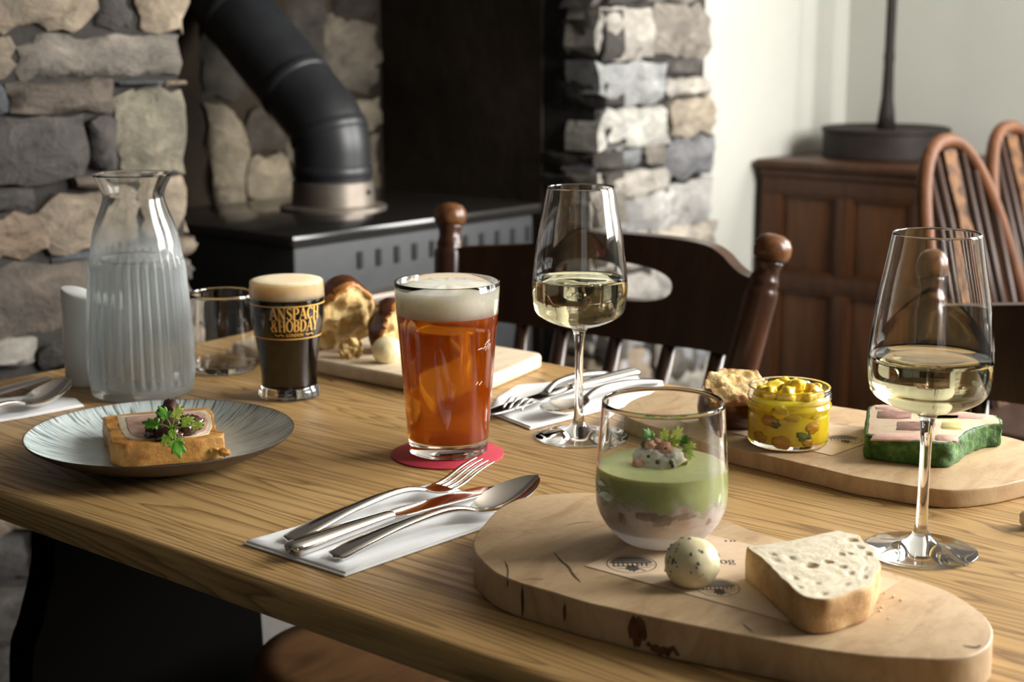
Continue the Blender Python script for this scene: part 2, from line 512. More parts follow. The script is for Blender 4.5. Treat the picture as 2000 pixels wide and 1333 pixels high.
backw = lambda A, B, n: Vector((A, YB - n, B))
def px_stone(x0, y0, x1, y1, col, plane='f', gap=.003, **kw):
    ym, xm = (y0 + y1) / 2, (x0 + x1) / 2
    if plane == 'f':
        a0, a1 = PY(x0, ym, YF).x, PY(x1, ym, YF).x; b1, b0 = PY(xm, y0, YF).z, PY(xm, y1, YF).z; fr = front
    elif plane == 'j':
        a1, a0 = PX(x0, ym, XO1).y, PX(x1, ym, XO1).y; b1, b0 = PX(xm, y0, XO1).z, PX(xm, y1, XO1).z; fr = jamb
    else:
        a0, a1 = PY(x0, ym, YB).x, PY(x1, ym, YB).x; b1, b0 = PY(xm, y0, YB).z, PY(xm, y1, YB).z; fr = backw
    return stone(a0 + gap, a1 - gap, b0 + gap, b1 - gap, col, fr, **kw)
for s in [(-70, -70, 203, 62, TAN), (204, -60, 283, 56, DRK), (285, -60, 384, 66, TAN), (-60, 66, 52, 158, TAN), (54, 64, 374, 154, GRY), (34, 156, 243, 226, BRN),
          (-50, 160, 34, 228, BLU), (246, 155, 338, 171, BLU), (340, 155, 384, 172, TAN), (246, 172, 388, 347, OLV), (-70, 228, 184, 368, DRK), (186, 229, 244, 338, DRK), (160, 341, 300, 372, BRN),
          (302, 349, 394, 462, TAN), (-60, 370, 97, 424, DRK), (98, 372, 300, 492, TAN), (-60, 424, 120, 518, (.37, .27, .19)), (120, 492, 210, 520, BLU), (212, 492, 345, 560, BRN),
          (347, 462, 402, 507, TAN), (355, 509, 401, 553, GRY), (-70, 519, 210, 664, BRN), (212, 561, 345, 640, GRY), (347, 555, 401, 642, TAN), (-60, 666, 92, 728, LGT), (94, 666, 210, 726, DRK), (212, 642, 401, 720, TAN),
          # right pier, front face
          (1180, -70, 1292, 10, DRK), (1292, -70, 1412, 4, GRY), (1180, 10, 1291, 119, LGT), (1291, 5, 1412, 112, GRY), (1180, 120, 1314, 208, (.42, .42, .41)), (1315, 113, 1396, 150, DRK), (1314, 150, 1406, 188, LGT),
          (1180, 209, 1322, 292, (.52, .50, .45)), (1324, 189, 1406, 268, (.5, .42, .32)), (1180, 292, 1276, 334, (.23, .235, .24)), (1277, 284, 1312, 326, GRY), (1312, 269, 1408, 347, (.22, .215, .22)),
          (1180, 334, 1324, 388, LGT), (1224, 362, 1410, 452, (.46, .44, .41)), (1180, 388, 1223, 462, GRY), (1290, 440, 1414, 500, (.52, .46, .38)), (1180, 462, 1289, 540, LGT), (1290, 500, 1412, 570, (.55, .51, .46)), (1180, 540, 1300, 610, (.50, .47, .42)),
          (1300, 572, 1414, 640, LGT), (1180, 612, 1298, 690, (.5, .48, .46)), (1300, 642, 1412, 720, (.46, .47, .49)), (1180, 692, 1290, 770, (.42, .43, .46)), (1292, 722, 1414, 800, LGT), (1180, 770, 1414, 860, GRY)]:
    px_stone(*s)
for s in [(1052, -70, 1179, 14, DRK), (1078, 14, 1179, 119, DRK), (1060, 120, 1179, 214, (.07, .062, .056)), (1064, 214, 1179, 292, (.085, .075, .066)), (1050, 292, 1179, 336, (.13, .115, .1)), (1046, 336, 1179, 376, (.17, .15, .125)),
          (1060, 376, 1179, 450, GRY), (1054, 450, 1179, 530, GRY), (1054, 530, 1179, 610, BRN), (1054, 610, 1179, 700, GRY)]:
    px_stone(*s, plane='j', depth=.08)  # soot and the shade on the jamb are both put into these colours
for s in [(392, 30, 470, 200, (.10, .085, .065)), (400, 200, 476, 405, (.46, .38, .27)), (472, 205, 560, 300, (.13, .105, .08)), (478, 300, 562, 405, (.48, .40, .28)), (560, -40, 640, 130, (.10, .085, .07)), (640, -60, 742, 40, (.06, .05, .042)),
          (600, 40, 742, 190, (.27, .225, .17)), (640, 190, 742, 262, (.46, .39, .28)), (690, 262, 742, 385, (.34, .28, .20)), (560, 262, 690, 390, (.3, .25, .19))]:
    px_stone(*s, plane='b', rough=.018, depth=.06)  # lit patch and shaded top of the back wall put into the stone colours
# lower and hidden courses of the left pier, further left than the frame and down to the floor
zz = .02
while zz < .58:
    hh = random.uniform(.07, .12); xx = .78
    while xx < XO0 - .03:
        ww = min(random.uniform(.12, .30), XO0 - xx)
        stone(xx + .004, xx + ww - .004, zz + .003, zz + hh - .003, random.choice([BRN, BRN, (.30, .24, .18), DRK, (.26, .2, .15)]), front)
        xx += ww
    zz += hh
zz = .02
while zz < .44:
    hh = random.uniform(.07, .11); xx = XO1
    while xx < XP - .03:
        ww = min(random.uniform(.12, .26), XP - xx)
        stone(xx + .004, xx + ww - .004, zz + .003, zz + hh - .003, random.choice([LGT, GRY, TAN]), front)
        xx += ww
    zz += hh
for z0 in (.62, .76, .9, 1.04):
    stone(.78, 1.13, z0, z0 + .13, random.choice([TAN, BRN, DRK]), front)

# ------------------------------------------------------------------ stove with its flue
SX0, SX1, SY0, SY1, ST = 1.79, 2.48, 2.0, 2.50, .766
stove = thing('wood_stove', (2.135, 2.25, .30), 'black cast-iron wood stove standing in the stone fireplace alcove', 'stove')
mk('body', *rbox(SX0 + .012, SX1 - .012, SY0 + .012, SY1 - .012, .36, ST - .022, .008), IRON, stove, smooth=True, sharp=35)
mk('top_plate', *rbox(SX0, SX1, SY0, SY1, ST - .022, ST, .006), plain('polished_stove_top', (.012, .011, .010), .16), stove, sharp=35)
for x in (SX0 + .05, SX1 - .05):
    for y in (SY0 + .05, SY1 - .05): mk('leg', *rbox(x - .025, x + .025, y - .025, y + .025, .30, .37, .004), IRON, stove, sharp=35)
mk('ledge', *rbox(SX0 + .03, SX1 - .03, SY0 - .035, SY0 + .02, .625, .645, .004), STEEL_OLD, stove, sharp=35)
mk('door', *rbox(SX0 + .10, SX1 - .10, SY0 - .012, SY0 + .02, .40, .61, .006), IRON, stove, sharp=35)
for k in range(11):
    x = 1.962 + (k if k < 5 else k + .0) * .0487
    if x < SX1 - .03: mk('vent_slot', *rbox(x - .0065, x + .0065, SY0 + .009, SY0 + .0125, .688, .720, .001), BLACK, stove, sharp=35, label='narrow black vent slot')
flue = thing('flue_pipe', (2.135, 2.262, ST), 'thick black flue pipe bending back from the stove top', 'flue pipe')
cx, cyv, pr = 2.135, 2.262, .0775
col_ = mk('collar', *lathe([(pr + .002, ST), (pr + .03, ST), (pr + .03, ST + .006), (pr + .006, ST + .010), (pr + .004, ST + .055), (pr - .004, ST + .058)], (cx, cyv, 0), 48), STEEL_OLD, flue, sharp=40, label='tarnished steel collar at the foot of the pipe')
TILT = R(50)
path = [(cx, cyv, ST + .05), (cx, cyv, ST + .115)]
for k in range(1, 9):
    q = TILT * k / 8
    path.append((cx, cyv + .085 * (1 - math.cos(q)), ST + .115 + .085 * math.sin(q)))
lx, ly, lz = path[-1]
path.append((cx, ly + .50 * math.sin(TILT), lz + .50 * math.cos(TILT)))
pth = [Vector(p) for p in path]
mk('pipe', *tube(pth, pr, 48), PIPE, flue, sharp=60)
def band(p, d, name='seam_ring', r=pr + .003, h=.012):
    d = Vector(d).normalized(); p = Vector(p)
    return mk(name, *tube([p - d * h, p - d * h * .8, p + d * h * .8, p + d * h], [pr, r, r, pr], 48, cap=False), PIPE, flue)
band((cx, cyv, ST + .075), (0, 0, 1))
band((cx, cyv + .008, ST + .150), (0, .42, 1))
dd = Vector((0, math.sin(TILT), math.cos(TILT)))
band(Vector(path[-2]) + dd * .09, dd); band(Vector(path[-2]) + dd * .32, dd)
mk('rivet', *blob((cx + .02, cyv - pr - .004, ST + .036), .005, 2, 0), BLACK, col_)

# ------------------------------------------------------------------ dresser in the corner, lamp base on it
CX, CT = 3.65, .775
dres = thing('oak_dresser', (3.9, 1.5, 0), 'dark oak panelled dresser in the corner by the cream wall', 'dresser')
CY0, CY1 = .62, 2.175
mk('carcass', *box(CX + .018, XW - .005, CY0, CY1, 0.02, CT - .05), CABW, dres, smooth=False)
mk('worktop', *rbox(CX - .022, XW - .004, CY0 - .02, CY1 + .012, CT - .022, CT, .007), CABW, dres, sharp=35)
mk('moulding', *rbox(CX - .010, CX + .03, CY0 - .008, CY1 + .004, CT - .045, CT - .0225, .008), CABW, dres, sharp=35)
zr = [(.02, .09), (.425, .470), (.685, CT - .045)]
for z0, z1 in zr: mk('rail', *rbox(CX, CX + .022, CY0, CY1, z0, z1, .003), CABW, dres, sharp=35)
ys = [CY1]
yy = CY1; first = True
while yy > CY0 + .1:
    sw = .058 if first else .038
    first = False
    mk('stile', *rbox(CX - .001, CX + .022, yy - sw, yy, .0905, .4245, .003), CABW, dres, sharp=35)
    mk('stile', *rbox(CX - .001, CX + .022, yy - sw, yy, .4705, .6845, .003), CABW, dres, sharp=35)
    y1, y0 = yy - sw, max(yy - sw - .175, CY0)
    for z0, z1 in ((.0905, .4245), (.4705, .6845)):
        pn_ = mk('panel', *rbox(CX + .012, CX + .020, y0, y1, z0, z1, .002), CABP, dres, sharp=35)
        mk('panel_bevel', *add(rbox(CX + .002, CX + .014, y0, y0 + .008, z0, z1, .003), rbox(CX + .002, CX + .014, y1 - .008, y1, z0, z1, .003),
                               rbox(CX + .002, CX + .014, y0 + .008, y1 - .008, z0, z0 + .008, .003), rbox(CX + .002, CX + .014, y0 + .008, y1 - .008, z1 - .008, z1, .003)), CABW, pn_, sharp=35)
    yy = y0
lc = Vector((3.915, 1.945, CT))
lamp = thing('drum_lamp_base', lc, 'dark bronze drum base with a slim upright pole on the dresser', 'lamp')
mk('drum', *lathe([(0, CT), (.165, CT), (.170, CT + .004), (.170, CT + .068), (.174, CT + .072), (.174, CT + .080), (.166, CT + .083), (.158, CT + .078), (.03, CT + .076), (0, CT + .076)], (lc.x, lc.y, 0), 64), LAMPM, lamp, sharp=40)
mk('pole', *lathe([(0, CT + .07), (.026, CT + .076), (.022, CT + .12), (.0165, CT + .16), (.014, CT + .25), (.0155, CT + .27), (.0135, CT + .29), (.0135, CT + .9), (0, CT + .9)], (lc.x, lc.y, 0), 24), LAMPM, lamp)

# ------------------------------------------------------------------ chairs along the far side of the table
def rail_geo(outline, hole, x_of, th):
    """plate standing across Y: outline and hole are (y, z) lists; x_of(y, z) gives the front plane"""
    bm = bmesh.new()
    loops = []
    for L in ([outline] + ([hole] if hole else [])):
        vs_ = [bm.verts.new((p[0], p[1], 0)) for p in L]
        loops.append([bm.edges.new((vs_[i], vs_[(i + 1) % len(vs_)])) for i in range(len(vs_))])
    bmesh.ops.triangle_fill(bm, use_beauty=True, edges=[e for l in loops for e in l])
    bm.verts.index_update()
    V2 = [v.co.copy() for v in bm.verts]; F2 = [tuple(v.index for v in f.verts) for f in bm.faces]
    bm.free()
    n = len(V2)
    V = [Vector((x_of(p.x, p.y), p.x, p.y)) for p in V2] + [Vector((x_of(p.x, p.y) + th, p.x, p.y)) for p in V2]
    Fc = list(F2) + [tuple(i + n for i in reversed(f)) for f in F2]
    k = 0
    for L in ([outline] + ([hole] if hole else [])):
        for i in range(len(L)):
            a_, b_ = k + i, k + (i + 1) % len(L)
            Fc.append((a_, b_, b_ + n, a_ + n))
        k += len(L)
    return V, Fc
chair_label = ['dark wooden dining chair with ball-topped posts behind the middle wine glass', 'dark wooden dining chair behind the right wine glass, cut by the frame edge']
def post_x(z): return 1.70 - (.865 - z) * .205
def make_pub_chair():
    t = thing('dining_chair', (1.45, 1.2675, 0), chair_label[0], 'chair', 'dark chairs along the far side of the table')
    yc = 1.2675
    for sgn, ytop in ((1, 1.547), (-1, .988)):
        def P(z): return Vector((post_x(z), ytop - sgn * (.865 - z) * .148, z))
        d = (P(.865) - P(.44)).normalized()
        base = P(.44); q = d.to_track_quat('Z', 'Y').to_matrix()
        L = (P(.865) - base).length
        prof = [(0, 0), (.019, 0), (.022, .06), (.0225, .2), (.0225, L - .080), (.0215, L - .072), (.0185, L - .067), (.0200, L - .063), (.0185, L - .058), (.0165, L - .053), (.0160, L - .044), (.0185, L - .038), (.0185, L - .034)]
        mk('back_post', *lathe(prof + [(0, L - .034)], base, 24, q), POSTW, t)
        kp = [(.0190, L - .0345), (.0226, L - .031), (.0246, L - .023), (.0236, L - .013), (.0185, L - .005), (.0095, L - .001), (0, L - .0003)]
        mk('ball_finial', *lathe([(0, L - .0345)] + kp, base, 24, q), KNOBW, t)
        mk('leg', *tube([P(.44) + Vector((0, 0, .01)), P(.44) + Vector((.03, sgn * .02, -.44))], [.02, .016], 16), POSTW, t)
    top = [(1.535, .800), (1.50, .804), (1.44, .810), (1.395, .816), (1.365, .828), (1.33, .838), (1.25, .842), (1.16, .8435), (1.10, .841), (1.07, .832), (1.05, .820), (1.03, .811), (1.0, .806)]
    bot = [(1.01, .706), (1.08, .706), (1.16, .702), (1.25, .700), (1.34, .700), (1.43, .700), (1.525, .702)]
    out = [(p.x, p.y) for p in spl([(a_, b_) for a_, b_ in top], 4)] + [(p.x, p.y) for p in spl([(a_, b_) for a_, b_ in bot], 3)]
    hole = [(1.253 + .108 * math.copysign(abs(math.cos(a_)) ** .8, math.cos(a_)), .7785 + .0255 * math.copysign(abs(math.sin(a_)) ** .8, math.sin(a_))) for a_ in [2 * math.pi * k / 32 for k in range(32)]]
    bow = lambda y, z: post_x(z) - .012 + .035 * (1 - ((y - 1.2675) / .28) ** 2)
    mk('crest_rail', *rail_geo(out, hole, bow, .024), CHAIRW, t, sharp=40)
    for y in (1.47, 1.40, 1.33, 1.235, 1.142, 1.058):
        yb = yc + (y - yc) * .86
        mk('spindle', *tube([(post_x(.44) + .01, yb, .44), (post_x(.58) + .018, (y + yb) / 2, .58), (bow(y, .71) + .012, y, .712)], [.010, .0125, .010], 12), CHAIRW, t)
    seat = [(1.275, yc + .19), (1.30, yc + .215), (1.60, yc + .20), (1.635, yc + .17), (1.635, yc - .17), (1.60, yc - .20), (1.30, yc - .215), (1.275, yc - .19)]
    mk('seat', *slab([p.to_2d() for p in spl([(a_, b_, 0) for a_, b_ in seat], 3, True)], .415, .45, .008), CHAIRW, t, sharp=40)
    for sgn in (1, -1): mk('leg', *tube([(1.33, yc + sgn * .17, .42), (1.30, yc + sgn * .185, 0)], [.02, .016], 16), POSTW, t)
    for sgn in (1, -1): mk('stretcher', *tube([(1.315, yc + sgn * .178, .18), (1.625, yc + sgn * .20, .18)], .01, 10), POSTW, t)
    return t
def dup(root, loc, label):
    r = root.copy(); COL.objects.link(r); r.location = loc; r['label'] = label
    for ch in list(root.children):
        c_ = ch.copy(); COL.objects.link(c_); c_.parent = r
    return r
chairA = make_pub_chair()
dup(chairA, (1.45, 1.2675 - .768, 0), chair_label[1])

# ------------------------------------------------------------------ hoop-back chairs by the dresser
def make_hoop_chair():
    c = Vector((2.655, 1.14, 0))
    t = thing('hoop_back_chair', (c.x, c.y, 0), 'hoop-back wooden chair with a carved splat in front of the dresser', 'chair', 'hoop-back chairs by the dresser')
    def B(x, z): return Vector((c.x + x + .03 * (z - .9), 1.055 + (z - .45) * .31, z))
    hoop = []
    for k in range(33):
        a_ = math.pi * k / 32
        w = .205 - .02 * (1 - math.sin(a_))
        hoop.append(B(-w * math.copysign(abs(math.cos(a_)) ** .85, math.cos(a_)), .45 + .472 * math.sin(a_) ** .9))
    mk('hoop', *tube(hoop, .0135, 14), HOOPW, t)
    def hz(x): return .45 + .462 * math.sqrt(max(0, 1 - (x / .2) ** 2)) ** .9
    for x in (-.145, -.095, -.055, .055, .095, .145):
        mk('spindle', *tube([B(x * .9, .45), B(x, hz(x))], .0075, 10), HOOPD, t)
    prof = [(.45, .028), (.52, .030), (.58, .022), (.62, .030), (.68, .038), (.74, .030), (.79, .020), (.84, .026), (.905, .024)]
    pp = spl([(z, w, 0) for z, w in prof], 4)
    V, Fc = [], []
    for p in pp:
        for s, dy in ((-1, -.005), (1, -.005), (1, .005), (-1, .005)): V.append(B(s * p.y, p.x) + Vector((0, dy, 0)))
    for i in range(len(pp) - 1):
        for k in range(4): Fc.append((i * 4 + k, i * 4 + (k + 1) % 4, i * 4 + 4 + (k + 1) % 4, i * 4 + 4 + k))
    Fc += [(0, 1, 2, 3), tuple(range(len(V) - 4, len(V)))]
    mk('splat', V, Fc, noisy('carved_splat', [(.38, (.025, .010, .004)), (.62, (.13, .060, .022))], 40, .7, Specular_IOR_Level=.15), t, sharp=40)
    seat = [(c.x - .2, 1.03), (c.x - .13, 1.075), (c.x + .13, 1.075), (c.x + .2, 1.03), (c.x + .22, .8), (c.x + .14, .66), (c.x - .14, .66), (c.x - .22, .8)]
    mk('seat', *slab([p.to_2d() for p in spl([(a_, b_, 0) for a_, b_ in seat], 4, True)], .42, .455, .01), HOOPD, t, sharp=40)
    for x in (-.15, .15):
        mk('leg', *tube([(c.x + x, 1.0, .43), (c.x + x * 1.3, 1.07, 0)], [.018, .013], 12), HOOPD, t)
        mk('leg', *tube([(c.x + x, .74, .43), (c.x + x * 1.3, .68, 0)], [.018, .013], 12), HOOPD, t)
    return t
hoopA = make_hoop_chair()
hoopB = dup(hoopA, (2.655 + .455, 1.14 + .07, 0), 'hoop-back wooden chair by the dresser, cut by the right frame edge')

# ------------------------------------------------------------------ table
XT0, XT1, YT0, YT1, TH = .652, 1.332, -.62, 1.462, .027
table = thing('dining_table', (.99, .42, 0), 'oak plank dining table laid with plates, boards and glasses', 'table')
edges = [XT0, .694, .835, .965, 1.10, 1.225, XT1]
for k in range(len(edges) - 1):
    x0, x1 = edges[k], edges[k + 1]
    bm = bmesh.new()
    v, f = box(x0, x1, YT0, YT1, TZ - TH, TZ)
    bv = [bm.verts.new(p) for p in v]
    for q in f: bm.faces.new([bv[i] for i in q])
    bmesh.ops.recalc_face_normals(bm, faces=bm.faces)
    big = [e_ for e_ in bm.edges if all(abs(vv.co.x - (XT0 if k == 0 else XT1)) < 1e-6 for vv in e_.verts) and abs(e_.verts[0].co.y - e_.verts[1].co.y) > .5] if k in (0, len(edges) - 2) else []
    ends = [e_ for e_ in bm.edges if all(abs(vv.co.y - YT1) < 1e-6 for vv in e_.verts) and abs(e_.verts[0].co.z - e_.verts[1].co.z) < 1e-6]
    bmesh.ops.bevel(bm, geom=big + ends, offset=.0085, segments=4, profile=.5, affect='EDGES')
    bm.verts.index_update()
    geo = [vv.co.copy() for vv in bm.verts], [tuple(vv.index for vv in fc.verts) for fc in bm.faces]
    bm.free()
    o = mk('plank', *geo, OAK, table, sharp=30)
    c_ = Vector(((x0 + x1) / 2, (YT0 + YT1) / 2, TZ - TH / 2)) - table.location       # own origin, so each plank has its own grain
    o.data.transform(Matrix.Translation(-c_)); o.location = c_
for y, nm in ((1.38, 'trestle_end'), (-.54, 'trestle_end')):
    half = [(.120, .722), (.118, .62), (.122, .56), (.14, .505), (.155, .46), (.158, .30), (.13, .2), (.15, .10), (.26, .05), (.28, 0)]
    hs = [(p.x, p.y) for p in spl([(a_, b_) for a_, b_ in half], 4)]
    poly = [(.99 - a_, b_) for a_, b_ in hs] + [(.99 + a_, b_) for a_, b_ in reversed(hs)]
    n = len(poly)
    V = [Vector((p[0], y - .022, p[1])) for p in poly] + [Vector((p[0], y + .022, p[1])) for p in poly]
    Fc = [tuple(range(n)), tuple(range(2 * n - 1, n - 1, -1))] + [(i, (i + 1) % n, (i + 1) % n + n, i + n) for i in range(n)]
    mk(nm, V, Fc, TRESTLE, table, sharp=40)
mk('stretcher', *rbox(.965, 1.015, -.52, 1.36, .16, .24, .006), TRESTLE, table, sharp=40)
for y in (1.38, -.54): mk('batten', *rbox(.70, 1.28, y - .03, y + .03, .69, .7225, .005), TRESTLE, table, sharp=40)
sc_ = Vector((1.115, 1.135))
stool = thing('stool', (sc_.x, sc_.y, 0), 'round wooden stool tucked away under the table', 'stool')
mk('seat', *lathe([(0, .418), (.11, .418), (.127, .425), (.132, .437), (.126, .448), (.10, .450), (0, .449)], (sc_.x, sc_.y, 0), 48), darkwood('stool_seat_wood', (.07, .032, .011), (.14, .066, .024), .45, .1, (6, 20, 6)), stool)
for k in range(4):
    a_ = R(45 + 90 * k); d = Vector((math.cos(a_), math.sin(a_), 0))
    mk('leg', *tube([Vector((sc_.x, sc_.y, .42)) + d * .075, Vector((sc_.x, sc_.y, 0)) + d * .115], [.016, .012], 12), CHAIRW, stool)

# ================================================================== GLASSWARE
def glass_shell(outer, wall, floor_z, rim=.0006):
    """outer profile bottom to rim [(r, z)], inner offset by wall; returns closed lathe profile and the inner profile"""
    inner = []
    for r, z in outer:
        if z > floor_z: inner.append((max(r - wall, .001), z))
    r0 = inner[0][0]
    top_r, top_z = outer[-1]
    prof = [(0, outer[0][1])] + list(outer) + [(top_r - wall * .35, top_z + rim), (top_r - wall * .7, top_z + rim * .8)]
    bowl = [(r0 * .985, floor_z + .0008), (r0 * .9, floor_z + .0002), (r0 * .5, floor_z)]
    prof += list(reversed(inner)) + bowl + [(0, floor_z)]
    full_inner = [(0, floor_z), (r0 * .5, floor_z), (r0 * .9, floor_z + .0002), (r0 * .985, floor_z + .0008)] + inner
    return prof, full_inner
def rad_at(prof, z):
    for (r0, z0), (r1, z1) in zip(prof, prof[1:]):
        if min(z0, z1) <= z <= max(z0, z1) and abs(z1 - z0) > 1e-9:
            return r0 + (r1 - r0) * (z - z0) / (z1 - z0)
    return prof[-1][0]
def fill_profile(inner, z0, z1, grow=.00025, meniscus=.0008):
    pts = [(r + grow, z) for r, z in inner if z0 < z < z1 and r > 1e-5]
    a0, a1 = rad_at(inner, z0 + 1e-6) + grow, rad_at(inner, z1) + grow
    if z0 <= inner[0][1] + 1e-6: pts = [(r, z - (grow if k == 0 else 0)) for k, (r, z) in enumerate(pts)]; start = [(0, z0 - grow)]
    else: start = [(0, z0), (a0, z0)]
    return start + pts + [(a1, z1 + meniscus), (a1 * .985, z1), (a1 * .6, z1 - .0001), (0, z1 - .0001)]
def S(prof, n=5): return [(max(p.x, 0), p.y) for p in spl([(a_, b_, 0) for a_, b_ in prof], n)]

WINE = Mat('white_wine').set(Base_Color=(.96, .91, .60), Roughness=0., IOR=1.34, Transmission_Weight=1.).m
def wine_glass(base, label, liq):
    t = thing('wine_glass', base, label, 'wine glass', 'stemmed glasses of white wine')
    foot = [(.0395, 0.0), (.0400, .0006), (.0396, .0014), (.030, .0026), (.018, .0052), (.0095, .0090), (.0058, .0145), (.0045, .022), (.0040, .040), (.0039, .070), (.0043, .088), (.0056, .0985)]
    bowl_o = [(.0056, .0985), (.0080, .1022), (.0140, .1042), (.0235, .1072), (.0330, .1118), (.0396, .1172), (.0422, .1250), (.0432, .1380), (.0428, .1500), (.0413, .1650), (.0384, .1860), (.0343, .2080), (.0317, .2230), (.0302, .2311)]
    so, sb = S(foot, 4), S(bowl_o, 4)
    wall = .0011
    inner = [(0, .1062)] + [(max(r - wall, .0005), z + .0018 * max(0., min(1., (.1250 - z) / .02))) for r, z in sb if r > .012]
    prof = [(0, 0)] + so + sb[1:] + [(.0302 - .0004, .2315), (.0302 - .0009, .2312)] + list(reversed(inner))
    mk('glass', *lathe(prof, base, 72), GLASSM, t)
    mk('wine', *lathe(fill_profile(inner, .1062, liq), base, 72), WINE, t, label='pale white wine')
    return t
wine_glass(T(1797, 1076, TZ + .0004), 'tall wine glass, half full, at the right beside the near board', .1435)
wine_glass(T(1130, 853, TZ + .0004), 'wine glass in the middle, beside the far napkin', .1480)

# pint of amber ale on its coaster
BEER = Mat('amber_ale')
BEER.set(Base_Color=(.97, .42, .03), Roughness=0., IOR=1.34, Transmission_Weight=1.)
dfs = BEER.n('ShaderNodeBsdfTranslucent', Color=(.90, .21, .004)); dfd = BEER.n('ShaderNodeBsdfDiffuse', Color=(.52, .095, .002))
ad = BEER.n('ShaderNodeMixShader'); ad.inputs[0].default_value = .4
BEER.t.links.new(dfs.outputs[0], ad.inputs[1]); BEER.t.links.new(dfd.outputs[0], ad.inputs[2])
mx = BEER.n('ShaderNodeMixShader'); mx.inputs[0].default_value = .58
BEER.t.links.new(BEER.b.outputs[0], mx.inputs[1]); BEER.t.links.new(ad.outputs[0], mx.inputs[2]); BEER.t.links.new(mx.outputs[0], BEER.out.inputs[0])
BEER = BEER.m
def foam_mat(name, col):
    m = Mat(name); f = m.noise(m.co(), 260., 5., .7)
    m.set(Base_Color=m.ramp(f, [(.3, tuple(c * .93 for c in col)), (.6, col)]), Roughness=.7, Subsurface_Weight=.9, Subsurface_Radius=(.022, .018, .012), Subsurface_Scale=1.)
    m.bump(f, .25, .0006); return m.m
FOAM = foam_mat('beer_foam', (.93, .89, .76)); CREAM = foam_mat('stout_foam', (.84, .66, .42))
pb = T(876, 884); pb.z = TZ + .0021
cst = mk('beer_coaster', *lathe([(0, 0), (.0495, 0), (.0500, .0004), (.0500, .0012), (.0495, .0016), (0, .0016)], T(874, 888), 72), noisy('red_card', [(.3, (.42, .028, .050)), (.7, (.50, .036, .062))], 90, .6), None, org=T(874, 888), sharp=40)
tag(cst, 'round crimson card coaster under the pint glass', 'coaster')
pint = thing('pint_glass', pb, 'tall pint glass of amber ale with a white head', 'beer glass')
po = [(.0335, 0), (.0347, .0008), (.0349, .004), (.0362, .016), (.0400, .067), (.0432, .110), (.0447, .125), (.0455, .140), (.0460, .1525)]
pprof, pin = glass_shell(po, .0018, .0125)
mk('glass', *lathe(pprof, pb, 80), GLASSM, pint)
mk('ale', *lathe(fill_profile(pin, .0125, .1245, meniscus=0), pb, 80), BEER, pint, label='clear amber ale')
ft = [(0, .1246), (rad_at(pin, .1246) + .0002, .1246), (rad_at(pin, .136) + .0002, .136), (rad_at(pin, .1468) + .0002, .1468), (.0425, .1462), (.040, .1482), (.034, .1500), (.02, .1508), (0, .1510)]
V, Fc = lathe(ft, (0, 0, 0), 80)
V = [v + Vector((0, 0, .0012 * noise.noise(v * 120) + .0010 * noise.noise(v * 260))) if v.z > .1462 and Vector((v.x, v.y)).length < .0424 else v for v in V]
fh_ = mk('foam_head', [v + pb for v in V], Fc, FOAM, pint, label='thick off-white foam head')
fa = face_angle(pb)
for k in range(9):
    a_ = fa + math.pi + R(random.uniform(-32, 22)); rr = random.uniform(.0385, .0418)
    mk('foam_bubble', *blob(pb + Vector((rr * math.cos(a_), rr * math.sin(a_), .1478)), random.uniform(.0006, .0016), 2, 0), plain('bubble_dark', (.10, .08, .05), .2) if k == 0 else bpy.data.materials['bubble_dark'], fh_)

ETCH = plain('etched_mark', (.85, .72, .6), .7)
def etch(th0, z0, strokes):
    f0_ = face_angle(pb)
    for (x0, y0, x1, y1) in strokes:
        V = []
        for (x, y) in ((x0, y0 - .0004), (x1, y1 - .0004), (x1, y1 + .0004), (x0, y0 + .0004)):
            z = z0 + y; r_ = rad_at(po, z) + .0002; a_ = f0_ + R(th0) + x / .043
            V.append(pb + Vector((r_ * math.cos(a_), r_ * math.sin(a_), z)))
        mk('etched_mark', V, [(0, 1, 2, 3)], ETCH, pint, smooth=False)
etch(50, .100, [(-.009, -.002, -.004, -.001), (-.003, -.002, .001, .000), (.000, -.004, .005, .002), (.002, .003, .006, .005), (.004, -.003, .008, .001), (-.001, .001, .003, .004), (.005, .008, .006, .011)])
etch(42, .068, [(-.004, -.001, -.001, .001), (.000, -.002, .004, .001)])
etch(64, .030, [(-.001, -.004, .001, .006)])

# ------------------------------------------------------------------ serif lettering built from strokes
def strip(pts, ws):
    P = [Vector((p[0], p[1])) for p in pts]; V, Fc = [], []
    for i, p in enumerate(P):
        d = P[min(i + 1, len(P) - 1)] - P[max(i - 1, 0)]; d.normalize(); nn = Vector((-d.y, d.x))
        V += [p + nn * ws[i] / 2, p - nn * ws[i] / 2]
    for i in range(len(P) - 1): Fc.append((2 * i, 2 * i + 1, 2 * i + 3, 2 * i + 2))
    return V, Fc
def bar(x0, y0, x1, y1, w, n=6): return strip([(x0 + (x1 - x0) * k / n, y0 + (y1 - y0) * k / n) for k in range(n + 1)], [w] * (n + 1))
def arc(cx_, cy_, rx, ry, a0, a1, thick, thin, n=20):
    pts = [(cx_ + rx * math.cos(R(a0 + (a1 - a0) * k / n)), cy_ + ry * math.sin(R(a0 + (a1 - a0) * k / n))) for k in range(n + 1)]
    ws = [thin + (thick - thin) * abs(math.cos(R(a0 + (a1 - a0) * k / n))) ** 1.3 for k in range(n + 1)]
    return strip(pts, ws)
def sf(x, y, w=.24): return bar(x - w / 2, y, x + w / 2, y, .06, 3)
TK, TN = .205, .065
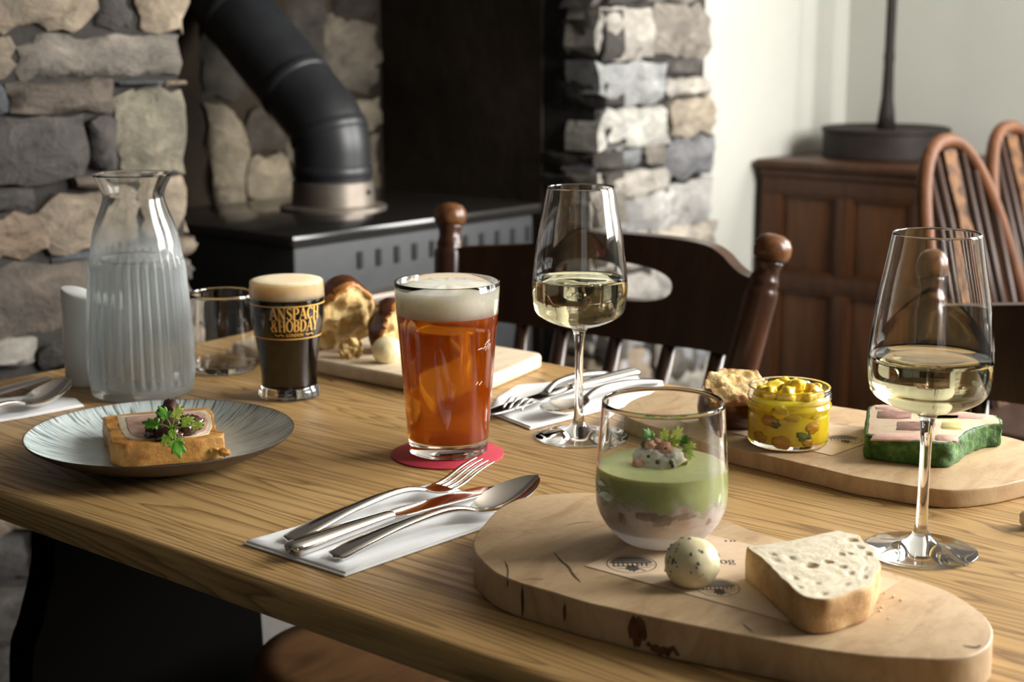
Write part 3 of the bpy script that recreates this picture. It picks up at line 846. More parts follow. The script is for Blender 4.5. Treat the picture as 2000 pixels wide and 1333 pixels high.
def letter(ch):
    if ch == 'A': return add(bar(.06, .03, .40, .97, TN), bar(.40, 1., .74, .03, TK), bar(.2, .36, .58, .36, TN), sf(.06, .03), sf(.74, .03, .32)), .84
    if ch == 'N': return add(bar(.10, .03, .10, .97, TN), bar(.12, .95, .68, .05, TK), bar(.70, .03, .70, .97, TN), sf(.10, .03), sf(.08, .97, .2), sf(.70, .97)), .82
    if ch == 'H': return add(bar(.14, .03, .14, .97, TK), bar(.66, .03, .66, .97, TK), bar(.14, .5, .66, .5, TN), sf(.14, .03, .32), sf(.14, .97, .32), sf(.66, .03, .32), sf(.66, .97, .32)), .82
    if ch == 'P': return add(bar(.14, .03, .14, .97, TK), arc(.34, .73, .24, .24, -90, 90, TK, TN), bar(.14, .97, .34, .97, TN), bar(.14, .49, .34, .49, TN), sf(.14, .03, .32)), .66
    if ch == 'B': return add(bar(.14, .03, .14, .97, TK), arc(.34, .74, .2, .23, -90, 90, TK, TN), arc(.36, .28, .24, .25, -90, 90, TK, TN), bar(.05, .97, .34, .97, TN), bar(.14, .52, .36, .52, TN), bar(.05, .03, .36, .03, TN)), .70
    if ch == 'D': return add(bar(.14, .03, .14, .97, TK), arc(.30, .5, .40, .47, -90, 90, TK, TN), bar(.05, .97, .32, .97, TN), bar(.05, .03, .32, .03, TN)), .82
    if ch == 'O': return add(arc(.40, .5, .33, .47, 0, 360, TK, TN, 32)), .80
    if ch == 'C': return add(arc(.40, .5, .33, .47, 42, 318, TK, TN, 28), bar(.66, .70, .66, .95, TN, 2)), .74
    if ch == 'S':
        p = spl([(.55, .80), (.42, .96), (.20, .93), (.13, .74), (.32, .55), (.52, .38), (.54, .17), (.36, .03), (.16, .07), (.08, .24)], 4)
        w = [TN + (TK - TN) * math.exp(-((k / (len(p) - 1) - .5) / .2) ** 2) for k in range(len(p))]
        return strip([(q.x, q.y) for q in p], w), .64
    if ch == 'Y': return add(bar(.06, .97, .38, .45, TK), bar(.70, .97, .38, .45, TN), bar(.38, .03, .38, .5, TK), sf(.06, .97, .3), sf(.70, .97), sf(.38, .03, .32)), .76
    if ch == 'L': return add(bar(.14, .03, .14, .97, TK), bar(.05, .03, .56, .03, TN), bar(.56, .03, .56, .25, TN), sf(.14, .97, .32)), .64
    if ch == '&': return add(arc(.36, .76, .17, .20, 0, 360, .13, TN), arc(.32, .27, .27, .25, 60, 330, TK, TN), bar(.22, .66, .68, .04, TK), bar(.70, .48, .52, .18, TN)), .84
    if ch == 'T': return add(bar(.36, .03, .36, .97, TK), bar(.04, .97, .68, .97, TN), bar(.05, .97, .05, .78, TN), bar(.67, .97, .67, .78, TN), sf(.36, .03, .34)), .74
    if ch == 'h': return add(bar(.14, .03, .14, .97, .17), arc(.33, .42, .19, .22, 0, 180, .15, TN), bar(.52, .03, .52, .42, .17), sf(.14, .03, .28), sf(.52, .03, .26)), .66
    if ch == 'e': return add(arc(.30, .32, .23, .31, 25, 330, .17, TN), bar(.10, .36, .53, .36, TN)), .58
    if ch == 'o': return add(arc(.30, .32, .23, .31, 0, 360, .17, TN, 24)), .60
    if ch == 'g': return add(arc(.27, .42, .18, .20, 0, 360, .14, TN), arc(.28, -.06, .22, .15, 0, 360, .12, TN), bar(.42, .56, .56, .62, .08), bar(.16, .24, .14, .08, TN)), .58
    if ch == '-': return add(bar(.04, .5, .5, .5, .12)), .56
    return ([], []), .3
def text2d(s, height, width=None):
    parts, x = [], 0.
    for ch in s:
        (v, f), w = letter(ch)
        parts.append(([Vector((p[0] + x, p[1])) for p in v], f)); x += w + .05
    V, Fc = add(*parts)
    k = (width / x) if width else height
    return [Vector((p[0] * k - x * k / 2, p[1] * height)) for p in V], Fc

# stout in its printed glass
sb_ = T(566, 772, TZ + .0004)
stout = thing('stout_glass', sb_, 'small tulip glass of black stout with gold lettering', 'beer glass')
so_ = S([(.0300, 0), (.0311, .0008), (.0313, .0045), (.0306, .0085), (.0287, .0115), (.0282, .016), (.0285, .026), (.0302, .042), (.0334, .062), (.0362, .079), (.0376, .094), (.0379, .106), (.0374, .117), (.0372, .1200)], 3)
sprof, sin_ = glass_shell(so_, .0014, .0105)
mk('glass', *lathe(sprof, sb_, 72), GLASSM, stout)
mk('beer', *lathe(fill_profile(sin_, .0105, .1035, meniscus=0), sb_, 72), plain('black_stout', (.006, .004, .003), .08), stout, label='opaque black stout')
q_ = [(0, .1036)] + [(rad_at(sin_, z) + .0002, z) for z in (.1036, .108, .113, .118)] + [(.0362, .1195), (.0350, .1208), (.0325, .1216), (.02, .1218), (0, .1218)]
mk('foam_head', *lathe(q_, sb_, 72), CREAM, stout, label='smooth tan foam head')
GOLD = Mat('gold_print').set(Base_Color=(.82, .47, .11), Roughness=.4, Metallic=.2).m
def wrap(name, V2, Fc, zc, th0, mat=GOLD, off=.00025):
    V = []; f0 = face_angle(sb_)
    for p in V2:
        z = zc + p.y; r = rad_at(so_, z) + off
        a_ = f0 + th0 + p.x / .0372
        V.append(sb_ + Vector((r * math.cos(a_), r * math.sin(a_), z)))
    return mk(name, V, Fc, mat, stout, smooth=False)
wrap('lettering', *text2d('ANSPACH', .0122, .0540), .0852, R(14), GOLD)
wrap('lettering', *text2d('&HOBDAY', .0122, .0530), .0727, R(14), GOLD)
wrap('lettering', *text2d('LONDON', .0034, .0190), .0676, R(12), GOLD)
for sg in (-1, 1): wrap('flourish', *strip([(k * .0013, .0007 * math.sin(k * 1.3)) for k in range(-4, 5)], [.0006 + .0006 * abs(math.cos(k)) for k in range(9)]), .0693, R(12) + sg * R(26))
for z in (.0985, .0650): wrap('gold_line', *strip([(-.1168 + .2336 * k / 96, 0) for k in range(97)], [.0011] * 97), z, 0)

# ribbed water carafe
cb = T(279, 765, TZ + .0004)
carafe = thing('water_carafe', cb, 'tall ribbed glass carafe of chilled water behind the plate', 'carafe')
FROST = Mat('misted_glass')
FROST.set(Base_Color=(.97, .99, .99), Roughness=.16, IOR=1.38, Transmission_Weight=1.)
fd = FROST.n('ShaderNodeBsdfTranslucent', Color=(.86, .89, .89)); fd2 = FROST.n('ShaderNodeBsdfDiffuse', Color=(.80, .84, .85))
fm_ = FROST.n('ShaderNodeMixShader'); fm_.inputs[0].default_value = .5
FROST.t.links.new(fd.outputs[0], fm_.inputs[1]); FROST.t.links.new(fd2.outputs[0], fm_.inputs[2])
sx_ = FROST.n('ShaderNodeSeparateXYZ', Vector=FROST.co()).outputs[2]
fz = FROST.ramp(sx_, [(0, g(.28)), (.140, g(.26)), (.168, g(.07)), (.185, g(.0)), (1, g(0.))])
fx = FROST.n('ShaderNodeMixShader', Fac=fz)
FROST.t.links.new(FROST.b.outputs[0], fx.inputs[1]); FROST.t.links.new(fm_.outputs[0], fx.inputs[2]); FROST.t.links.new(fx.outputs[0], FROST.out.inputs[0])
FROST.set(Roughness=FROST.ramp(sx_, [(0, g(.07)), (.145, g(.07)), (.175, g(.02)), (1, g(.0))]))
FROST = FROST.m
co_ = S([(.0485, 0), (.0510, .0012), (.0524, .006), (.0530, .018), (.0517, .0625), (.0490, .1054), (.0464, .1426), (.0420, .1689), (.0355, .187), (.0312, .2000), (.0312, .2075), (.0352, .2170), (.0402, .2263)], 5)
cprof, cin = glass_shell(co_, .0026, .009)
def rib(r, z, a_):
    if .010 < z < .1440 and r > .035:
        k = min(1, (z - .010) / .012, (.144 - z) / .012)
        return r + (.0021 * k * math.cos(34 * a_) if True else 0)
    return r
n_out = len(co_) + 1
def rib_out(profile, loc, seg):
    V, Fc = lathe(profile, (0, 0, 0), seg)
    inner_lim = None
    out = []
    for v in V:
        rr = Vector((v.x, v.y)).length; a_ = math.atan2(v.y, v.x)
        if rr > rad_at(co_, v.z) - .0008 and rr > 1e-5:
            k2 = rib(rr, v.z, a_) / rr; v = Vector((v.x * k2, v.y * k2, v.z))
        out.append(v + Vector(loc))
    return out, Fc
mk('glass', *rib_out(cprof, cb, 272), FROST, carafe)
WATER = Mat('water').set(Base_Color=(.97, .99, .99), Roughness=0., IOR=1.33, Transmission_Weight=1.).m
mk('water', *lathe(fill_profile(cin, .009, .1400), cb, 72), WATER, carafe)

# small empty tumbler
tb = T(440, 722, TZ + .0004)
tumb = thing('glass_tumbler', tb, 'empty clear glass tumbler between the carafe and the stout', 'tumbler')
to = S([(.0300, 0), (.0332, .0012), (.0362, .006), (.0380, .0128), (.0388, .024), (.0388, .036), (.0380, .062), (.0366, .0864)], 4)
tprof, tin = glass_shell(to, .0014, .0075)
mk('glass', *lathe(tprof, tb, 72), GLASSM, tumb)

# white porcelain pot with a slanted top
wb = T(175, 748)
pot = thing('condiment_pot', wb, 'white porcelain pot with slanted top, half hidden by the carafe', 'pot')
V, Fc = lathe([(0, 0), (.0225, 0), (.0245, .002), (.0245, .093), (.0235, .0955), (.021, .0965), (0, .0965)], (0, 0, 0), 48)
rv = Vector((S40, -C40, 0))
V = [Vector((v.x, v.y, v.z - (max(0, v.z - .05) / .045) * .36 * (v.dot(rv) + .0))) for v in V]
mk('pot_body', [v + wb for v in V], Fc, CERAMIC, pot, sharp=50)

# ================================================================== BOARDS, PLATE, NAPKINS
ZB1, ZB2, ZB3 = TZ + .024, TZ + .0155, TZ + .0165
SIDES = {}
def on(poly, z0, z1, name, mat, label, cat, r=.003, wob=.0015, wf=30., group=None, cracks=None, rings=0, n=4):
    P = [p.to_2d() for p in spl([(q.x, q.y, 0) for q in poly], n, True)]
    c_ = sum(P, Vector((0, 0))) / len(P)
    t = thing(name, (c_.x, c_.y, z0), label, cat, group)
    def sd(v):
        d = Vector((v.x - c_.x, v.y - c_.y, 0)); d.normalize()
        k = wob * noise.noise(Vector((v.x * wf, v.y * wf, v.z * 25 + 3)))
        return v + d * k
    mk('board', *slab(P, z0, z1, r, 3, sidef=sd), mat, t, sharp=45)
    SIDES[t.name] = (P, sd, z0, z1)
    return t
near_px = [(924, 1062), (928, 1083), (948, 1104), (972, 1122), (1014, 1139), (1080, 1158), (1140, 1175), (1200, 1189), (1260, 1203), (1350, 1222), (1440, 1239), (1580, 1265), (1685, 1279), (1773, 1286), (1843, 1288), (1896, 1281), (1931, 1262), (1939, 1237), (1931, 1213), (1910, 1192), (1861, 1160), (1808, 1139), (1755, 1123), (1690, 1103), (1600, 1075), (1475, 1038), (1416, 1017), (1330, 992), (1250, 974), (1160, 963), (1100, 963), (1035, 970), (998, 982), (968, 1000), (944, 1026), (930, 1045)]
nb = on(pxs(near_px, ZB1), TZ + .0003, ZB1, 'serving_board', BOARD, 'live-edge wooden board nearest the camera, with bread and the layered glass', 'serving board', .0013)
CRACK = plain('crack_dark', (.05, .022, .008), .9)
def crack(parent, pts, z, w=.0011, vert=None):
    P = [T(x, y, z) for x, y in pts]; P = spl(P, 3)
    n = len(P); V, Fc = [], []
    for i, p in enumerate(P):
        d = (P[min(i + 1, n - 1)] - P[max(i - 1, 0)]); s_ = Vector((-d.y, d.x, 0)).normalized()
        ww = w * (.15 + .85 * math.sin(math.pi * (i + .3) / (n + .3))) * (1 + .5 * noise.noise(p * 400)) / 2
        V += [p + s_ * ww, p - s_ * ww]
    Fc = [(2 * i, 2 * i + 1, 2 * i + 3, 2 * i + 2) for i in range(n - 1)]
    return mk('crack', [v + Vector((0, 0, .00025)) for v in V], Fc, CRACK, parent, smooth=False)
crack(nb, [(1082, 1080), (1096, 1097), (1110, 1108), (1120, 1124), (1134, 1138)], ZB1, .0016)
crack(nb, [(985, 1096), (992, 1112), (991, 1132)], ZB1, .0009)
crack(nb, [(1450, 1219), (1460, 1228), (1470, 1236)], ZB1, .0012)
crack(nb, [(1018, 1136), (1040, 1132), (1062, 1133)], ZB1, .0007)
crack(nb, [(1100, 1028), (1130, 1022), (1160, 1020)], ZB1, .0005)
crack(nb, [(1880, 1262), (1905, 1266), (1915, 1262)], ZB1, .002)
def side_patch(bo, px0, px1, zf0, zf1, mat, name, seed=0., off=.0005):
    P, sd, z0, z1 = SIDES[bo.name]; n = len(P)
    near = lambda q: min(range(n), key=lambda i: (P[i] - q).length)
    P = [P[i] + (P[(i + 1) % n] - P[i]) * k / 24 for i in range(n) for k in range(24)]; n = len(P)
    i0, i1 = near(T(*px0, z1).to_2d()), near(T(*px1, z1).to_2d())
    L_1, L_2 = (i1 - i0) % n, (i0 - i1) % n
    if L_1 > L_2: i0, L_1 = i1, L_2
    K = 16; V, Fc = [], []
    c0 = sum(P, Vector((0, 0))) / n
    for k in range(K + 1):
        u = k / K * L_1; a_, f = int(u), u - int(u)
        p = P[(i0 + a_) % n] * (1 - f) + P[(i0 + a_ + 1) % n] * f
        w_ = math.sin(math.pi * k / K) ** .6
        m_ = (zf0 + zf1) / 2 + .18 * noise.noise(Vector((k * .35, seed, 0)))
        h_ = (zf1 - zf0) / 2 * w_ * (1 + .5 * noise.noise(Vector((k * .6, seed, 4))))
        for q in range(5):
            z = z0 + (z1 - z0) * min(.97, max(.03, m_ + h_ * (q / 2 - 1)))
            v = sd(Vector((p.x, p.y, z))); d = Vector((v.x - c0.x, v.y - c0.y, 0)).normalized()
            V.append(v + d * off)
    for k in range(K):
        for q in range(4): Fc.append((k * 5 + q, k * 5 + q + 1, k * 5 + q + 6, k * 5 + q + 5))
    return mk(name, V, Fc, mat, bo)
KNOT = noisy('red_knot', [(.35, (.05, .014, .007)), (.6, (.15, .05, .02)), (.8, (.26, .13, .06))], 90, .6)
side_patch(nb, (1225, 1196), (1265, 1205), .15, .95, KNOT, 'knot', 2.)
side_patch(nb, (1262, 1204), (1330, 1219), .08, .32, KNOT, 'knot', 5.)
side_patch(nb, (1017, 1140), (1021, 1142), .05, .97, CRACK, 'crack', 1., .0006)
side_patch(nb, (1100, 1164), (1106, 1166), .3, .8, KNOT, 'crack', 3., .0006)
side_patch(nb, (990, 1130), (993, 1131), .75, .97, CRACK, 'crack', 7., .0006)
def side_mark(parent, pts, name, mat):
    """dark knot on the vertical side of the board, bulging a hair out of it"""
    V = [p for p in pts]; c_ = sum(V, Vector((0, 0, 0))) / len(V)
    return mk(name, V + [c_], [(i, (i + 1) % len(V), len(V)) for i in range(len(V))], mat, parent, smooth=False)
far_px = [(1203, 803), (1212, 792), (1232, 780), (1266, 769), (1305, 762), (1360, 760), (1420, 764), (1500, 774), (1624, 792), (1689, 802), (1800, 822), (1900, 841), (1957, 851), (2000, 862), (2040, 876), (2058, 894), (2050, 914), (2025, 928), (2000, 937), (1953, 948), (1901, 955), (1850, 957), (1788, 951), (1729, 941), (1660, 929), (1537, 899), (1415, 870), (1300, 840), (1235, 822), (1208, 812)]
fb = on(pxs(far_px, ZB2), TZ + .0003, ZB2, 'serving_board', BOARD2, 'wooden serving board on the right with the relish jar and terrine', 'serving board', .0013)
N_, R_, L_ = T(905, 757, ZB3), T(1064, 690, ZB3), T(447, 670, ZB3)
F_ = L_ + R_ - N_
def round_rect(cs, r, n=5):
    out = []; m = len(cs)
    for i in range(m):
        a_, b_, c_ = cs[i - 1], cs[i], cs[(i + 1) % m]
        d1, d2 = (a_ - b_).normalized(), (c_ - b_).normalized()
        p1, p2 = b_ + d1 * r, b_ + d2 * r
        for k in range(n + 1):
            t_ = k / n; out.append((p1 * (1 - t_) ** 2 + b_ * 2 * t_ * (1 - t_) + p2 * t_ * t_))
    return out
bb = thing('bread_board', ((N_ + F_) / 2).to_2d().to_3d() + Vector((0, 0, TZ + .0003)), 'pale scrubbed wooden board carrying torn brioche at the back', 'bread board')
mk('board', *slab([p.to_2d() for p in round_rect([N_, R_, F_, L_], .014)], TZ + .0003, ZB3, .004), BOARD3, bb, sharp=45)

# plate
pc = T(314, 842, TZ + .025); pc.z = TZ
plate = thing('dinner_plate', pc, 'pale blue glazed plate with dark radial strokes and a brown rim', 'plate')
m = Mat('streaked_glaze')
xyz = m.n('ShaderNodeSeparateXYZ', Vector=m.co())
X_, Y_ = xyz.outputs[0], xyz.outputs[1]
rad_ = m.math('SQRT', m.math('ADD', m.math('MULTIPLY', X_, X_), m.math('MULTIPLY', Y_, Y_)))
ang = m.math('ARCTAN2', Y_, X_)
cv = m.n('ShaderNodeCombineXYZ', X=m.math('MULTIPLY', m.math('COSINE', ang), 46.), Y=m.math('MULTIPLY', m.math('SINE', ang), 46.), Z=m.math('MULTIPLY', rad_, 28.)).outputs[0]
st = m.noise(cv, 1.0, 3., .6, .3)
msk = m.ramp(rad_, [(.050, g(0.)), (.075, g(.45)), (.095, g(.9)), (.112, g(1.))])
stk = m.math('MULTIPLY', m.ramp(st, [(.50, g(0.)), (.60, g(1.))]), msk)
cloud = m.noise(m.co(), 45., 4.)
glz = m.mix(m.ramp(cloud, [(.35, g(0.)), (.65, g(1.))]), (.50, .60, .60), (.64, .71, .69))
glz = m.mix(stk, glz, (.13, .15, .15))
glz = m.mix(m.ramp(rad_, [(.1130, g(0.)), (.1150, g(.9))]), glz, (.15, .095, .06))
m.set(Base_Color=glz, Roughness=.22); GLAZE = m.m
UNDER = noisy('brown_stoneware', [(.3, (.055, .040, .032)), (.7, (.085, .062, .05))], 60, .4)
top_p = [(0, .0062), (.045, .0062), (.062, .0068), (.078, .0095), (.095, .0150), (.108, .0210), (.1148, .0256)]
und_p = [(.1156, .0258), (.1158, .0250), (.1130, .0220), (.098, .0130), (.080, .0062), (.064, .0025), (.062, .0005), (.058, .0005), (.056, .0022), (0, .0022)]
tp, up_ = S(top_p, 5), S(und_p, 3)
V1, F1 = lathe(tp, pc, 160); V2, F2 = lathe([tp[-1]] + up_, pc, 160)
mk('glazed_face', V1, F1, GLAZE, plate); mk('underside', V2, F2, UNDER, plate, label='unglazed brown underside')

# napkins
def napkin(pts, z, label, fold=None, name='paper_napkin'):
    P = [T(x, y, z) for x, y in pts]
    c_ = sum(P, Vector((0, 0, 0))) / len(P)
    t = thing(name, (c_.x, c_.y, TZ), label, 'napkin', 'white paper napkins under cutlery')
    dense = []
    for i in range(len(P)):
        a_, b_ = P[i], P[(i + 1) % len(P)]
        for k in range(8): dense.append((a_ + (b_ - a_) * k / 8).to_2d())
    for lay in range(2):
        zf = lambda x, y, s, lay=lay: (.0011 * noise.noise(Vector((x * 28, y * 28, lay * 5.))) * (1 - .4 * s) + .0005 * noise.noise(Vector((x * 90, y * 90, 2.))))
        poly = dense if lay == 0 else [p + (c_.to_2d() - p) * .022 for p in dense]
        z0 = TZ + .0004 + lay * .0014
        mk('napkin_layer', *slab(poly, z0, z0 + .0014, .0004, 2, rings=10, zf=zf if lay else None), NAPKIN, t, sharp=60)
    return t
napkin([(475, 1058), (673, 1121), (955, 1024), (1000, 1002), (866, 940), (708, 975), (585, 1026)], TZ + .003, 'folded white paper napkin in the foreground under knife, fork and spoon')
napkin([(955, 804), (1035, 835), (1240, 782), (1296, 748), (1160, 723), (1075, 747), (1010, 752), (970, 776)], TZ + .003, 'white paper napkin behind the pint, under the far cutlery')
napkin([(-90, 838), (0, 820), (50, 812), (164, 790), (150, 778), (60, 772), (-60, 785)], TZ + .003, 'white paper napkin cut by the left frame edge')

# cutlery: each piece runs along a line from handle end to tip
def frame_line(A, B, w=None):
    d = (B - A); L = d.to_2d().length; d2 = Vector((d.x, d.y, 0)).normalized()
    side = Vector((-d2.y, d2.x, 0))
    return L, d2, side
CUT = {}
def cutlery(kind, A, B, label, group):
    """A handle end, B tip (world, z gives the height of each end)"""
    L, d, sd = frame_line(A, B)
    t = thing(kind, (A.x, A.y, TZ), label, kind.split('_')[-1], group)
    def P(s, z): return Vector((A.x, A.y, 0)) + d * (s * L) + Vector((0, 0, z))
    zA, zB = A.z, B.z
    if kind == 'fork' or kind == 'spoon':
        zm = zA + .010
        stations = [(0, zA, .0008, .0012), (.006, zA, .0062, .0020), (.025, zA + .001, .0098, .0024), (.12, zA + .005, .0090, .0024), (.3, zA + .010, .0058, .0024), (.48, zA + .0125, .0036, .0026), (.585, zA + .0115, .0034, .0024), (.66, zA + .0075, .0042, .0017)]
        st_ = spl([Vector((a_, b_, c_)) for a_, b_, c_, _ in stations], 5); tt = spl([Vector((a_, e_, 0)) for a_, _, _, e_ in stations], 5)
        mk('handle', *sweep([P(p.x, p.y) for p in st_], [max(p.z, .0005) for p in st_], [q.y for q in tt], sd, 14), STEEL, t)
        if kind == 'fork':
            hs = [(.65, zA + .0080, .0042), (.69, zA + .0050, .0085), (.73, zA + .0042, .0118), (.765, zA + .0048, .0122)]
            hp_ = spl([Vector(q) for q in hs], 4)
            mk('head', *sweep([P(p.x, p.y) for p in hp_], [p.z for p in hp_], [.0011] * len(hp_), sd, 14, .5), STEEL, t)
            for k in range(4):
                o_ = (-1.5 + k) * .0066
                zt = [(.755, zA + .0046), (.82, zA + .0066), (.90, zA + .0125), (.96, (zA + .0125 + zB) / 2 + .001), (1.0, zB)]
                tp_ = spl([Vector((s_, z_, 0)) for s_, z_ in zt], 4)
                mk('tine', *sweep([P(p.x, p.y) + sd * o_ * (1 - .08 * max(0, p.x - .8)) for p in tp_], [.0019 - .0011 * (i / (len(tp_) - 1)) ** 2 for i in range(len(tp_))], [.0011 - .0005 * i / (len(tp_) - 1) for i in range(len(tp_))], sd, 8), STEEL, t)
        else:
            V, Fc = [], []; nu, nv = 22, 16
            s0, s1 = .655, 1.0
            for layer in (0, 1):
                for i in range(nu + 1):
                    u = i / nu; s_ = s0 + (s1 - s0) * u
                    wid = .0205 * math.sin(math.pi * min(1, u * .97 + .03)) ** .62 * (1.06 - .28 * (1 - u)) if u < 1 else .0004
                    wid = max(wid, .0035 if u < .06 else .0004)
                    zl = zA + .0075 + (zB - zA - .0075) * u ** 1.4
                    dep = .0085 * math.sin(math.pi * u) ** .8
                    for j in range(nv + 1):
                        v_ = -1 + 2 * j / nv
                        zz_ = zl - dep * (1 - v_ * v_) + (.0 if layer == 0 else -.0012)
                        V.append(P(s_, zz_) + sd * v_ * wid)
            row = nv + 1; off = (nu + 1) * row
            for i in range(nu):
                for j in range(nv):
                    k = i * row + j
                    Fc.append((k, k + 1, k + row + 1, k + row)); Fc.append((off + k, off + k + row, off + k + row + 1, off + k + 1))
            for i in range(nu):
                for j in (0, nv):
                    k = i * row + j; Fc.append((k, k + row, off + k + row, off + k))
            for j in range(nv): Fc.append((j, j + 1, off + j + 1, off + j)); k = nu * row + j; Fc.append((k, k + 1, off + k + 1, off + k))
            mk('bowl', V, Fc, STEEL, t, sharp=60)
    else:
        hs = [(0, zA + .004, .0055, .0035), (.008, zA + .0045, .0085, .0052), (.06, zA + .005, .0092, .0056), (.25, zA + .0065, .0078, .0048), (.42, zA + .0075, .0060, .0040), (.455, zA + .0075, .0058, .0036)]
        a1 = spl([Vector((q[0], q[1], q[2])) for q in hs], 5); a2 = spl([Vector((q[0], q[3], 0)) for q in hs], 5)
        mk('handle', *sweep([P(p.x, p.y) for p in a1], [p.z for p in a1], [q.y for q in a2], sd, 16, .75), STEEL, t)
        bs = [(.45, zA + .0075, .0062), (.50, zA + .0072, .0098), (.6, zA + .0068, .0104), (.85, zA + .005, .0108), (.95, zA + .0044, .0082), (.99, zA + .004, .0035), (1.0, zA + .004, .0006)]
        b1 = spl([Vector(q) for q in bs], 5)
        mk('blade', *sweep([P(p.x, p.y) for p in b1], [max(p.z, .0004) for p in b1], [.0009] * len(b1), sd, 12, .45), STEEL, t)
    return t
zn = TZ + .0055
gA = 'cutlery on the foreground napkin'
cutlery('fork', T(563, 1058, zn), T(948, 898, zn + .017), 'steel fork with raised tines on the foreground napkin', gA)
cutlery('table_knife', T(568, 1086, zn - .002), T(968, 956, zn), 'steel table knife between fork and spoon on the foreground napkin', gA)
cutlery('spoon', T(650, 1089, zn), T(1050, 928, zn + .022), 'large steel spoon in the foreground, leaning towards the near board', gA)
gB = 'cutlery on the far napkin'
cutlery('fork', T(1178, 728, zn), T(1000, 800, zn + .006), 'steel fork on the napkin behind the pint, farthest of its set', gB)
cutlery('table_knife', T(1240, 736, zn - .001), T(940, 818, zn), 'steel table knife on the napkin behind the pint', gB)
cutlery('spoon', T(1285, 745, zn), T(1062, 800, zn + .010), 'steel spoon on the far napkin, nearest the middle wine glass', gB)
gC = 'cutlery at the left frame edge'
cutlery('table_knife', T(-165, 832, zn), T(98, 722, zn + .012), 'steel knife blade at the left frame edge', gC)
cutlery('spoon', T(-150, 858, zn), T(136, 737, zn + .022), 'steel spoon at the left frame edge beside the porcelain pot', gC)

# ================================================================== FOOD
def food(name, stops, scale, rough=.5, bump=.3, bscale=None, bdist=.0015, sss=.0, **kw):
    if sss: kw.update(Subsurface_Weight=sss, Subsurface_Radius=(.006, .004, .002), Subsurface_Scale=1.)
    return noisy(name, stops, scale, rough, bump, bscale, bdist, **kw)
LEAF = food('herb_leaf', [(.3, (.065, .23, .013)), (.7, (.18, .45, .035))], 150, .4, .3, 300, .0006, .3)
LEAFD = food('herb_leaf_dark', [(.3, (.05, .18, .012)), (.7, (.13, .34, .025))], 150, .4, .3, 300, .0006)
def leaf_geo(base, dirv, nrm, size, lob=9, serr=.16, spread=105, curl=.25, seed=0.):
    d = Vector(dirv).normalized(); n = Vector(nrm); n = (n - d * n.dot(d)).normalized(); s_ = d.cross(n)
    base = Vector(base); nA, nR = 44, 4
    V = []
    for side in (0, 1):
        for k in range(nA + 1):
            a_ = -1 + 2 * k / nA; th = R(spread) * a_
            env = (.42 + .58 * math.cos(th * .75) ** 2) * (1 - .32 * abs(math.sin(th * 1.5)) ** 2)
            rr = size * env * (1 + serr * math.cos(lob * th * 1.55 + seed))
            for q in range(1, nR + 1):
                f = q / nR; x, y = rr * f * math.cos(th), rr * f * math.sin(th)
                z = curl * size * (.6 * (y / size) ** 2 - .5 * (x / size) ** 2 + .16 * math.cos(5 * th + seed) * f)
                V.append(base + d * x + s_ * y + n * (z + (.00022 if side else 0)))
        V.append(base + n * (.00022 if side else 0))
    m_ = (nA + 1) * nR + 1; Fc = []
    for side in (0, 1):
        o = side * m_; c_ = o + m_ - 1
        for k in range(nA):
            i, j = o + k * nR, o + (k + 1) * nR
            Fc.append((c_, i, j) if not side else (c_, j, i))
            for q in range(nR - 1): Fc.append((i + q, i + q + 1, j + q + 1, j + q) if not side else (i + q, j + q, j + q + 1, i + q + 1))
    for k in range(nA): i, j = k * nR + nR - 1, (k + 1) * nR + nR - 1; Fc.append((i, i + m_, j + m_, j))
    return V, Fc
def sprig(name, parent, origin, leaves, mat=LEAF):
    """a sprig: stem with leaves; leaves = (dx right, dz up, toward camera, size, dir right, dir up, dir to camera)"""
    rt, tow = Vector((S40, -C40, 0)), Vector((-C40, -S40, 0)); up = Vector((0, 0, 1))
    o = Vector(origin)
    st_ = None
    for k, (dx, dz, dt, size, ar, au, at_) in enumerate(leaves):
        p = o + rt * dx + up * dz + tow * dt
        d = rt * ar + up * au + tow * at_
        nn = tow * .7 + up * .75
        lf = mk('leaf', *leaf_geo(p, d, nn, size, 8 + k % 3, seed=k * 1.9), mat if k % 3 else LEAFD, parent)
        mk('leaf_stem', *tube([o, (o + p) / 2 + up * .001, p + d.normalized() * size * .3], [.0005, .0005, .0003], 6), LEAF, lf)

# ---- slice of pate en croute on the plate
ZP = TZ + .0072; ZPT = ZP + .0205
crust_px = [(201, 815), (215, 812), (230, 810), (315, 802), (400, 796), (412, 799), (417, 812), (420, 830), (424, 843), (436, 845), (435, 851), (390, 858), (330, 863), (270, 867), (240, 868), (216, 863), (212, 848), (207, 830)]
cp = pxs(crust_px, ZPT); cpc = sum(cp, Vector((0, 0))) / len(cp)
pate = thing('pate_slice', (cpc.x, cpc.y, ZP), 'slice of pate in golden pastry on the blue plate, topped with chutney and herbs', 'pate')
CRUST = food('golden_pastry', [(.25, (.24, .08, .012)), (.42, (.48, .20, .034)), (.58, (.60, .29, .06)), (.78, (.72, .43, .15))], 60, .45, .7, 170, .002)
def jag(P, amp, f, n=3):
    Q = []
    for i in range(len(P)):
        a_, b_ = P[i], P[(i + 1) % len(P)]
        for k in range(n): Q.append(a_ + (b_ - a_) * k / n)
    return [p + Vector((noise.noise(Vector((p.x * f, p.y * f, 1.))), noise.noise(Vector((p.x * f, p.y * f, 7.))))) * amp for p in Q]
cj = jag(cp, .0016, 260, 4)
def crust_side(v):
    return v + Vector((noise.noise(v * 180), noise.noise(v * 180 + Vector((5, 0, 0))), 0)) * .0014
mk('pastry_crust', *slab(cj, ZP, ZPT, .0012, 2, rings=4, zf=lambda x, y, s: .0010 * noise.noise(Vector((x * 200, y * 200, 0))), sidef=crust_side), CRUST, pate, sharp=60)
